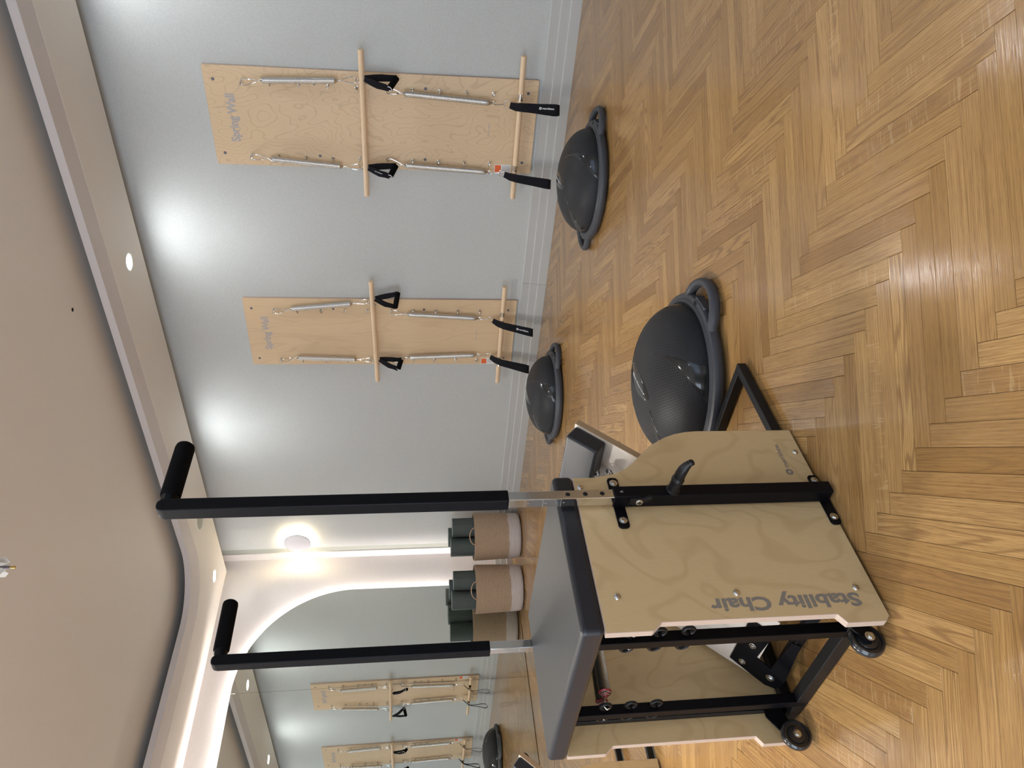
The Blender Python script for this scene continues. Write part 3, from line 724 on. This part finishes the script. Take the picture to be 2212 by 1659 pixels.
            obj('spring_end_hook', e_, M_['steel'], ch)
            obj('spring_sleeve', MB().lathe([(0.0045, -0.001), (0.0112, 0.006), (0.0165, 0.012), (0.0165, 0.0135), (0.0100, 0.006), (0.003, 0.0)], c0, dirv, 18), M_['red'], ch)
    return ch
c1 = make_chair()
tag(c1, 'plywood pedal exercise chair with black seat and two tall masts, whole in the foreground', 'exercise chair', 'pedal exercise chairs')
c2 = copy_tree(c1); c2.location = (0.716, 3.05, 0)
tag(c2, 'second plywood pedal exercise chair behind the first, mostly outside the picture', 'exercise chair', 'pedal exercise chairs')

# ------------------------------------------------------------------ spring boards on the right wall
EZ = (1.967, 1.803, 1.635, 1.469, 1.303, 1.131, 0.970, 0.806, 0.642, 0.477)
XF = XW - 0.020
def make_board(y0, cols, mat, skip, label):
    t = empty('spring_board', (XW, y0, 0.20)); tag(t, label, 'exercise board', 'spring boards on the right wall')
    bd = obj('board', MB().prism(rounded(0, 0, 0.602, 1.98, 0.012, 4), (-0.020, 0, 0), Y, Z, X * 0.020, 0, 1), [mat, M_['edge_light']], t, bevel=0.0012, seg=1)
    for c_ in cols:
        for z_ in EZ:
            eb = MB().lathe([(0.009, 0), (0.009, 0.002), (0.004, 0.0025), (0.0035, 0.014), (0.001, 0.014)], (-0.020, c_, z_ - 0.20), (-1, 0, 0), 14)
            tw = random.uniform(-0.7, 0.7)
            eb.torus((-0.044, c_, z_ - 0.20), (0, math.sin(tw), math.cos(tw)), 0.0120, 0.0036, 16, 7)
            obj('eye_bolt', eb, M_['steel'], t)
        for z_ in (2.125, 1.549, 0.891, 0.262):
            mb = MB().lathe([(0.0095, -0.0003), (0.0095, 0.0008), (0.006, 0.0002), (0.0, 0.0002)], (-0.020, c_ - 0.008, z_ - 0.20), (-1, 0, 0), 16)
            obj('mounting_screw', mb, M_['grey_metal'], t)
    text('lettering', 'Spring Wall', 0.072, (-0.0203, 0.454, 1.822), -Y, Z, M_['print_light'], t, fat=0.0022, squeeze=0.87)
    mb = MB(); ringicon(mb, (-0.0203, 0.352, 0.293), -Y, Z, 0.007); obj('emblem', mb, M_['print_light'], t)
    text('lettering', 'merrithew.', 0.0165, (-0.0203, 0.340, 0.288), -Y, Z, M_['print_light'], t, squeeze=0.95)
    st = obj('warning_label', MB().box((-0.0206, 0.545, 0.133), (-0.0202, 0.600, 0.242)), M_['white'], t)
    obj('orange_field', MB().box((-0.0209, 0.549, 0.198), (-0.02061, 0.596, 0.238)), M_['orange'], st)
    mb = MB()
    for k in range(9):
        z_ = 0.141 + k * 0.0058; mb.box((-0.0208, 0.551 + (k % 3) * 0.002, z_), (-0.02061, 0.594 - (k * 7 % 5) * 0.003, z_ + 0.0016))
    obj('print_lines', mb, M_['print'], st)
    return t
make_board(1.451, (0.090, 0.536), M_['ply_board_a'], 0, 'tall plywood spring board of swirling grain on the wall, the nearer one')
make_board(3.050, (0.096, 0.549), M_['ply_board_b'], 0, 'tall plywood spring board of plain straight grain on the wall, nearer the corner')

def carabiner(parent, a, b_, nrm=None):
    a, b_ = Vector(a), Vector(b_); d = (b_ - a); l = d.length; d.normalize()
    s_ = d.cross(X).normalized() if nrm is None else Vector(nrm)
    pts = [a + d * (l * f) + s_ * w_ for f, w_ in ((-0.02, 0.0), (0.02, 0.013), (0.16, 0.0195), (0.40, 0.0170), (0.88, 0.0060), (1.0, 0.0), (0.88, -0.0060), (0.45, -0.0150), (0.16, -0.0195), (0.02, -0.013))]
    return obj('carabiner', MB().tube(pts, 0.0031, 8, closed=True), M_['chrome'], parent)
def coil(parent, a, b_, r):
    a, b_ = Vector(a), Vector(b_); d = (b_ - a); l = d.length; d.normalize(); P = []; R2 = []
    for f, rr in ((0, 0.35), (0.008, 0.38), (0.03, 0.75), (0.045, 1.0)): P.append(a + d * l * f); R2.append(r * rr)
    for k in range(1, 12): P.append(a.lerp(b_, 0.045 + 0.91 * k / 12)); R2.append(r)
    for f, rr in ((0.955, 1.0), (0.97, 0.75), (0.992, 0.38), (1, 0.35)): P.append(a + d * l * f); R2.append(r * rr)
    return obj('coil', MB().tube(P, R2, 20), M_['spring'], parent)
def wall_spring(pts, upper, label, group):
    e, c1_, s0, s1_, c2_, end = [Vector(p) for p in pts]
    t = empty('hanging_spring', e); tag(t, label, 'spring', group)
    o_ = e.copy(); loc = lambda p: p - o_
    carabiner(t, loc(e), loc(c1_)); coil(t, loc(s0), loc(s1_), 0.0195 if upper else 0.0185)
    obj('swivel', MB().tube([loc(c1_) + Z * 0.004, loc(s0) - Z * 0.002], 0.003, 8), M_['steel'], t)
    obj('swivel', MB().tube([loc(s1_) + Z * 0.002, loc(c2_) - Z * 0.004], 0.003, 8), M_['steel'], t)
    if upper: carabiner(t, loc(end), loc(c2_))
    else:
        mb = MB().tube([loc(c2_) + Vector((0, -0.009, -0.004)), loc(c2_) + Vector((0, -0.010, 0.010)), loc(c2_) + Vector((0, 0.002, 0.016)), loc(c2_) + Vector((0, 0.011, 0.004)), loc(c2_) + Vector((0, 0.008, -0.018)), loc(end)], [0.002, 0.003, 0.0035, 0.004, 0.003, 0.003], 8)
        obj('snap_hook', mb, M_['chrome'], t)
    return t
def Pw(yz, x): return (x, yz[0], yz[1])
SX = XW - 0.060
def springs_for(R1, L1, R2, L2, which):
    for (pts, up, side) in ((R1, True, 'right'), (L1, True, 'left'), (R2, False, 'right'), (L2, False, 'left')):
        V = [Pw(pts[0], SX + 0.006)] + [Pw(q, SX) for q in pts[1:]]
        lb_ = f"silver coil spring hanging in the {'upper' if up else 'lower'} {side} row of the {which} spring board"
        wall_spring(V, up, lb_, 'coil springs on the spring boards')
springs_for([(1.535, 1.962), (1.518, 1.866), (1.515, 1.856), (1.496, 1.406), (1.493, 1.390), (1.486, 1.300)],
            [(1.983, 1.962), (1.989, 1.869), (1.991, 1.856), (2.026, 1.406), (2.027, 1.388), (2.026, 1.305)],
            [(1.542, 1.128), (1.551, 1.043), (1.553, 1.033), (1.586, 0.485), (1.587, 0.470), (1.590, 0.412)],
            [(1.983, 1.128), (2.001, 1.040), (2.004, 1.031), (2.032, 0.486), (2.034, 0.472), (2.036, 0.414)], 'nearer')
springs_for([(3.146, 1.960), (3.118, 1.863), (3.115, 1.852), (3.063, 1.402), (3.060, 1.386), (3.042, 1.300)],
            [(3.597, 1.960), (3.560, 1.862), (3.555, 1.848), (3.573, 1.396), (3.576, 1.378), (3.578, 1.292)],
            [(3.140, 1.128), (3.149, 1.034), (3.153, 1.023), (3.186, 0.487), (3.188, 0.472), (3.192, 0.414)],
            [(3.592, 1.126), (3.558, 1.031), (3.555, 1.018), (3.531, 0.483), (3.531, 0.468), (3.534, 0.412)], 'farther')
BX = XW - 0.099
def wooden_bar(ya, za, yb, zb, label, ferr, ringsat):
    t = empty('wooden_bar', (BX, (ya + yb) / 2, (za + zb) / 2)); tag(t, label, 'wooden bar', 'wooden bars on the spring boards')
    o_ = Vector(t.location); a, b_ = Vector((BX, ya, za)) - o_, Vector((BX, yb, zb)) - o_; d = (b_ - a).normalized()
    obj('dowel', MB().lathe([(0.0, 0), (0.015, 0.0), (0.0165, 0.002), (0.0165, (b_ - a).length - 0.002), (0.015, (b_ - a).length), (0, (b_ - a).length)], a, d, 24), M_['dowel'], t)
    for y_ in ferr:
        c_ = a + d * (y_ - ya)
        obj('ferrule', MB().cyl(c_ - d * 0.019, c_ + d * 0.019, 0.0174, n=24), M_['chrome'], t)
        obj('hanging_eye', MB().torus(c_ + Vector((0.026, 0, 0.0)), Y, 0.009, 0.0025, 14, 6), M_['steel'], t)
    for y_, z_ in ringsat:
        c_ = a + d * (y_ - ya); mb = MB()
        mb.torus(c_ + Vector((0.022, 0, 0.026)), (0.3, 1, 0), 0.013, 0.0024, 18, 7); mb.torus(c_ + Vector((0.012, 0, 0.004)), Y, 0.019, 0.0022, 18, 7)
        mb.lathe([(0.0, -0.006), (0.005, -0.004), (0.0065, 0), (0.005, 0.004), (0, 0.006)], c_ + Vector((-0.002, 0.004, -0.022)), Z, 10)
        obj('split_ring', mb, M_['steel'], t)
wooden_bar(1.302, 1.264, 2.203, 1.265, 'upper pale wooden bar across the nearer spring board', (), ((1.486, 0), (2.026, 0)))
wooden_bar(1.292, 0.321, 2.193, 0.316, 'lower pale wooden bar across the foot of the nearer spring board', (1.530, 1.982), ())
wooden_bar(2.850, 1.265, 3.757, 1.248, 'upper pale wooden bar across the farther spring board', (), ((3.042, 0), (3.578, 0)))
wooden_bar(2.883, 0.314, 3.773, 0.309, 'lower pale wooden bar across the foot of the farther spring board', (3.120, 3.585), ())
def ribbon(pts, wid, th, side):
    pts = [Vector(p) for p in pts]; mb = MB(); vs = []; fs = []; n = len(pts)
    for i, p in enumerate(pts):
        t = (pts[min(i + 1, n - 1)] - pts[max(i - 1, 0)]).normalized(); s_ = (Vector(side) - t * Vector(side).dot(t)).normalized(); nn = t.cross(s_)
        wd = wid[i] if isinstance(wid, (list, tuple)) else wid
        vs += [p - s_ * wd / 2 - nn * th / 2, p + s_ * wd / 2 - nn * th / 2, p + s_ * wd / 2 + nn * th / 2, p - s_ * wd / 2 + nn * th / 2]
    for i in range(n - 1):
        for j in range(4): fs.append((4 * i + j, 4 * i + (j + 1) % 4, 4 * i + 4 + (j + 1) % 4, 4 * i + 4 + j))
    fs += [(3, 2, 1, 0), (4 * n - 4, 4 * n - 3, 4 * n - 2, 4 * n - 1)]
    return mb.add(vs, fs)
def hand_grip(apex, g0, g1, label, logo):
    t = empty('hand_grip', apex); tag(t, label, 'handle', 'hand grips on the spring boards'); o_ = Vector(apex)
    A = Vector((0, 0, 0)); B = Vector(g0) - o_; C_ = Vector(g1) - o_; d = (C_ - B).normalized()
    for q, e in ((B, -1), (C_, 1)):
        off = Vector((-0.006 * e, 0, 0)); mid = A.lerp(q, 0.5) + Vector((-0.010, 0.004 * e, -0.004))
        sd = (q - A).cross(X)
        obj('strap', ribbon([A + off, A.lerp(mid, 0.5) + off, mid + off, mid.lerp(q, 0.6), q + d * 0.004 * e], [0.030, 0.038, 0.040, 0.036, 0.028], 0.007, sd), M_['webbing'], t, sharp=60)
        if logo and e > 0:
            md = (A + mid) / 2 + Vector((-0.010, 0, 0)); uu = (q - A).normalized()
            text('lettering', 'merrithew', 0.012, A.lerp(q, 0.28) + Vector((-0.021, 0, 0)), uu, (-X).cross(uu), M_['white'], t, depth=0.0003)
    obj('foam_handle', MB().cyl(B, C_, 0.0185, n=20), M_['foam'], t)
    obj('end_ring', MB().torus(C_ + d * 0.001, d, 0.0140, 0.0026, 18, 6), M_['white'], t)
HX = XW - 0.125
hand_grip((4.54, 1.458, 1.247), (4.572, 1.458, 1.064), (4.500, 1.496, 1.104), 'black triangular hand grip below the upper bar, right side of the nearer spring board', False)
hand_grip((4.54, 2.002, 1.247), (4.572, 1.998, 1.077), (4.510, 2.042, 1.112), 'black triangular hand grip below the upper bar, left side of the nearer spring board', True)
hand_grip((4.54, 2.982, 1.238), (4.555, 2.946, 1.080), (4.582, 3.079, 1.099), 'black triangular hand grip below the upper bar, right side of the farther spring board', False)
hand_grip((4.54, 3.527, 1.225), (4.568, 3.553, 1.063), (4.530, 3.614, 1.086), 'black triangular hand grip below the upper bar, left side of the farther spring board', False)
def foot_loop(y0, z0, y1, z1, turn, label, logo):
    LX = BX - 0.024; o_ = Vector((SX, y0, z0)); t = empty('strap_loop', o_); tag(t, label, 'strap', 'black strap loops on the spring boards')
    dr = MB(); p = Vector((-0.004, 0, 0))
    dr.tube([p + Vector((0, a, b_)) for a, b_ in ((-0.019, 0.012), (0.019, 0.012), (0.021, 0.0), (0.019, -0.024), (-0.019, -0.024), (-0.021, 0.0))], 0.0024, 8, closed=True)
    obj('ring', dr, M_['chrome'], t)
    e = Vector((LX - SX, y1 - y0, z1 - z0)); s = Vector((-0.006, 0, -0.020)); ln = (e - s); side = Vector((turn, 1, 0)).normalized(); out = Vector((-1, turn, 0)).normalized()
    H = 0.5 * 0.034
    def at(f, k): return s.lerp(e, f) + out * k
    pts = [at(0, 0.002), at(0.12, 0.010), at(0.26, 0.026), at(0.36, 0.030), at(0.55, 0.032), at(0.75, 0.040), at(0.90, 0.046), at(0.97, 0.040), at(1.0, 0.024), at(0.97, 0.008), at(0.9, 0.0), at(0.75, 0.002), at(0.55, 0.014), at(0.36, 0.022), at(0.26, 0.018), at(0.12, 0.004), at(0.02, -0.002)]
    # keep clear of the bar: the strap passes in front of it
    ex = 0.048
    pts = [q + Vector((-min(1, max(0, (-q.z) * 14)) * ex, 0, 0)) for q in pts]
    wd = [0.036, 0.046, 0.050, 0.052, 0.054, 0.058, 0.060, 0.060, 0.060, 0.060, 0.060, 0.056, 0.054, 0.052, 0.050, 0.046, 0.036]
    obj('webbing', ribbon(pts, wd, 0.003, side), M_['webbing'], t, sharp=60)
    if logo:
        q = at(0.60, 0.034) + Vector((-ex, 0, 0)) + out * 0.0035; dn = (at(0.9, 0.046) - at(0.60, 0.034)).normalized(); v_ = out.cross(dn)
        text('lettering', 'merrithew.', 0.0165, q + dn * 0.012 - v_ * 0.004, dn, v_, M_['white'], t, depth=0.0003, fat=0.0004)
        mb = MB(); ringicon(mb, q + v_ * 0.001, dn, v_, 0.0080); obj('emblem', mb, M_['white'], t)
foot_loop(1.590, 0.398, 1.582, 0.090, -0.62, 'black strap loop with white lettering at the foot of the nearer spring board, right side', True)
foot_loop(2.037, 0.400, 2.056, 0.090, -0.50, 'black strap loop turned sideways at the foot of the nearer spring board, left side', False)
foot_loop(3.193, 0.400, 3.236, 0.088, -0.62, 'black strap loop with white lettering at the foot of the farther spring board, right side', True)
foot_loop(3.536, 0.398, 3.585, 0.084, -0.55, 'black strap loop turned sideways at the foot of the farther spring board, left side', False)

# ------------------------------------------------------------------ balance domes
def make_dome():
    t = empty('balance_dome', (0, 0, 0))
    r, rd, ht, zp = 0.310, 0.268, 0.199, 0.050
    obj('platform', MB().lathe([(0.20, 0.004), (0.285, 0.004), (0.300, 0.010), (0.309, 0.022), (0.310, 0.034), (0.306, 0.043), (0.297, 0.047), (0.292, 0.046), (0.288, 0.051), (0.279, 0.052), (0.272, 0.047), (0.262, 0.044)], n=96), M_['platform'], t)
    for s_ in (-1, 1):      # loop handles at both ends
        P = []
        for k in range(25):
            a = -PI / 2 + PI * k / 24; P.append(Vector((s_ * (0.285 + 0.087 * math.cos(a) ** 0.8), 0.092 * math.sin(a) * (1 + 0.25 * (1 - math.cos(a))), 0.030 - 0.010 * math.cos(a))))
        P = [Vector((s_ * 0.262, -0.135, 0.030))] + P + [Vector((s_ * 0.262, 0.135, 0.030))]
        hd = obj('handle', MB().tube(P, [0.012] + [0.0185] * 25 + [0.012], 14, flat=0.80), M_['platform'], t)
        obj('grip_plate', MB().prism(rounded(-0.045, 0.012, 0.045, 0.040, 0.005, 3), (s_ * 0.300, 0, 0), Y, Z, X * (s_ * 0.014)), M_['platform'], t, bevel=0.002)
        obj('vent_slot', MB().box((s_ * 0.296 - 0.006, 0.010, 0.0455), (s_ * 0.296 + 0.006, 0.030, 0.0475)), M_['hole'], t)
    # dome: UV = flattened polar map for the studs
    def pt(th, ph, lift=0.0):
        rr, zz = rd * math.sin(th), zp - 0.006 + (ht - zp + 0.006) * math.cos(th)
        # fuller shoulder
        k_ = 1 + 0.035 * math.sin(2 * th)
        nrm = Vector((math.sin(th) * math.cos(ph) / rd, math.sin(th) * math.sin(ph) / rd, math.cos(th) / (ht - zp))).normalized()
        return Vector((rr * math.cos(ph) * k_, rr * math.sin(ph) * k_, zp - 0.006 + (zz - zp + 0.006) * k_)) + nrm * lift
    vs = []; fs = []; uv = []; nt_, np_ = 28, 96
    for i in range(nt_ + 1):
        for j in range(np_): vs.append(pt(PI / 2 * i / nt_ + 1e-4, 2 * PI * j / np_))
    def U(i, j): th = PI / 2 * i / nt_ * rd; ph = 2 * PI * j / np_; return (th * math.cos(ph), th * math.sin(ph))
    for i in range(nt_):
        for j in range(np_):
            j2 = (j + 1) % np_; fs.append((i * np_ + j, (i + 1) * np_ + j, (i + 1) * np_ + j2, i * np_ + j2)); uv.append([U(i, j), U(i + 1, j), U(i + 1, j + 1), U(i, j + 1)])
    obj('dome', MB().add(vs, fs, 0, uv), M_['dome'], t)
    # smooth glossy blades that widen towards the rim
    def patch(name, rows):
        vs = []; fs = []; n = len(rows); m_ = 9
        for (th, ph, hw) in rows:
            for j in range(m_):
                f = j / (m_ - 1) * 2 - 1; vs.append(pt(th, ph + hw * f, 0.0022 * (1 - abs(f) ** 6) - 0.0004))
        for i in range(n - 1):
            for j in range(m_ - 1): fs.append((i * m_ + j, (i + 1) * m_ + j, (i + 1) * m_ + j + 1, i * m_ + j + 1))
        obj(name, MB().add(vs, fs), M_['gloss'], t, sharp=60)
    for k in range(4):
        ph0 = k * PI / 2 + 0.55; rows = []
        for i in range(17):
            f = i / 16; th = 0.50 + (PI / 2 - 0.52) * f
            rows.append((th, ph0 + 0.75 * (1 - f) ** 1.6, 0.006 + 0.235 * f ** 1.25))
        patch('smooth_blade', rows)
    # oval badge on the crown
    vs = [pt(1e-3, 0, 0.0024)]; fs = []; n = 28
    for ring_ in (0.5, 0.93, 1.0):
        for j in range(n):
            a = 2 * PI * j / n; x_, y_ = 0.036 * math.cos(a) * ring_, 0.112 * math.sin(a) * ring_
            vs.append(pt(math.hypot(x_, y_) / rd, math.atan2(y_, x_), 0.0022 if ring_ < 1 else -0.0003))
    for j in range(n):
        j2 = (j + 1) % n; fs.append((0, 1 + j, 1 + j2))
        for q in (0, 1): fs.append((1 + q * n + j, 1 + (q + 1) * n + j, 1 + (q + 1) * n + j2, 1 + q * n + j2))
    ov = obj('crown_badge', MB().add(vs, fs), M_['gloss'], t, sharp=60)
    mb = MB(); rnd = random.Random(3)
    for k in range(17):     # worn, no longer readable white print
        y_ = -0.070 + k * 0.0075; q = pt(abs(y_) / rd + 0.004, PI / 2 if y_ > 0 else -PI / 2, 0.0028)
        mb.box((q.x - rnd.uniform(0.002, 0.006), q.y, q.z), (q.x + rnd.uniform(0.001, 0.004), q.y + 0.0028, q.z + 0.0003))
    obj('worn_print', mb, M_['white'], ov)
    return t
b1 = make_dome(); b1.location = (1.955, 1.617, 0); b1.rotation_euler.z = -1.47
tag(b1, 'black studded balance dome with grey rim, the largest one, right beside the exercise chair', 'balance trainer', 'balance domes on the floor')
b2_ = copy_tree(b1); b2_.location = (3.713, 1.673, 0); b2_.rotation_euler.z = -1.44
tag(b2_, 'black studded balance dome on the floor in front of the nearer spring board', 'balance trainer', 'balance domes on the floor')
b3_ = copy_tree(b1); b3_.location = (3.859, 3.310, 0); b3_.rotation_euler.z = -1.40
tag(b3_, 'black studded balance dome on the floor in front of the farther spring board', 'balance trainer', 'balance domes on the floor')

# ------------------------------------------------------------------ baskets of rolled mats
def make_basket():
    t = empty('jute_basket', (0, 0, 0)); rb, rt, h = 0.190, 0.216, 0.430
    prof = [(0.0, 0.004), (0.170, 0.004), (0.194, 0.010), (0.202, 0.030)] + [(0.203 + 0.013 * (k / 26) ** 0.8 + (0.0016 if k % 2 else -0.0006), 0.040 + (h - 0.045) * k / 26) for k in range(27)] + [(0.216, h), (0.211, h + 0.003), (0.206, h), (0.208, h - 0.02), (0.197, 0.04), (0.185, 0.014), (0.0, 0.012)]
    obj('woven_body', MB().lathe(prof, n=64), M_['jute'], t, sharp=80)
    for a in (0, PI):
        P = []
        for k in range(13):
            f = k / 12 * PI; ph = a + 0.36 * math.cos(f); rr = 0.220 + 0.004 * math.sin(f)
            P.append((rr * math.cos(ph), rr * math.sin(ph), h - 0.012 + 0.060 * math.sin(f)))
        obj('rope_handle', MB().tube(P, 0.0046, 8), M_['rope'], t)
    return t
def make_mat():
    t = empty('rolled_mat', (0, 0, 0)); th, turns, r0 = 0.0085, 7.3, 0.018; n = 24; vs = []; fs = []; uv = []; N_ = int(turns * n); Lc = 0; prev = None; H = 0.61; pitch_ = 0.0092
    for i in range(N_ + 1):
        a = 2 * PI * i / n; r = r0 + pitch_ * a / (2 * PI)
        for rr in (r - th / 2, r + th / 2):
            for z_ in (0, H): vs.append((rr * math.cos(a), rr * math.sin(a), z_))
        if prev is not None: Lc += 2 * PI / n * r
        if i:
            o = (i - 1) * 4; l0 = prev; q = [(o, o + 1, o + 5, o + 4), (o + 2, o + 6, o + 7, o + 3), (o + 1, o + 3, o + 7, o + 5), (o, o + 4, o + 6, o + 2)]
            fs += q; uv += [[(l0, 0), (l0, 1), (Lc, 1), (Lc, 0)], [(l0, 0), (Lc, 0), (Lc, 1), (l0, 1)], [(0, 0)] * 4, [(0, 0)] * 4]
        prev = Lc
    k = len(vs) - 4; fs += [(0, 2, 3, 1), (k, k + 1, k + 3, k + 2)]; uv += [None, None]
    mi = []
    for i, f in enumerate(fs[:-2]): mi.append(1 if i % 4 >= 2 else 0)
    mi += [1, 1]
    mb = MB().add(vs, fs, mi, uv)
    obj('rolled_sheet', mb, [M_['mat'], M_['mat_edge']], t, sharp=40)
    return t
bk = make_basket(); bk.location = (4.385, 5.480, 0); bk.rotation_euler.z = math.radians(-128)
tag(bk, 'tan jute basket with white base in the far corner beside the right wall', 'basket', 'jute baskets of mats')
bk2 = copy_tree(bk); bk2.location = (4.000, 5.745, 0); bk2.rotation_euler.z = math.radians(-128)
tag(bk2, 'tan jute basket with white base standing against the mirror', 'basket', 'jute baskets of mats')
rm = make_mat(); first = True
rx, ry, fx, fy = 0.64, -0.768, 0.614, 0.789
for (bx, by, wh) in ((4.385, 5.480, 'corner basket'), (4.000, 5.745, 'basket by the mirror')):
    for (a, d, lean, rz, zz, nm) in ((0.0895, -0.0517, 0.0, 2.4, 0.016, 'right front'), (-0.0895, -0.0517, 0.0, 0.4, 0.03, 'left front'), (0.0, 0.1034, 0.0, 4.0, 0.045, 'back')):
        o = rm if first else copy_tree(rm); first = False
        o.location = (bx + rx * a + fx * d, by + ry * a + fy * d, zz)
        ax = Vector((fx, fy, 0)); o.rotation_mode = 'QUATERNION'
        o.rotation_quaternion = Matrix.Rotation(-lean if a < 0 else 0, 3, ax).to_quaternion() @ Matrix.Rotation(rz, 3, 'Z').to_quaternion()
        tag(o, f'dark green rolled mat, {nm} one in the {wh}', 'yoga mat', 'rolled mats in the baskets')
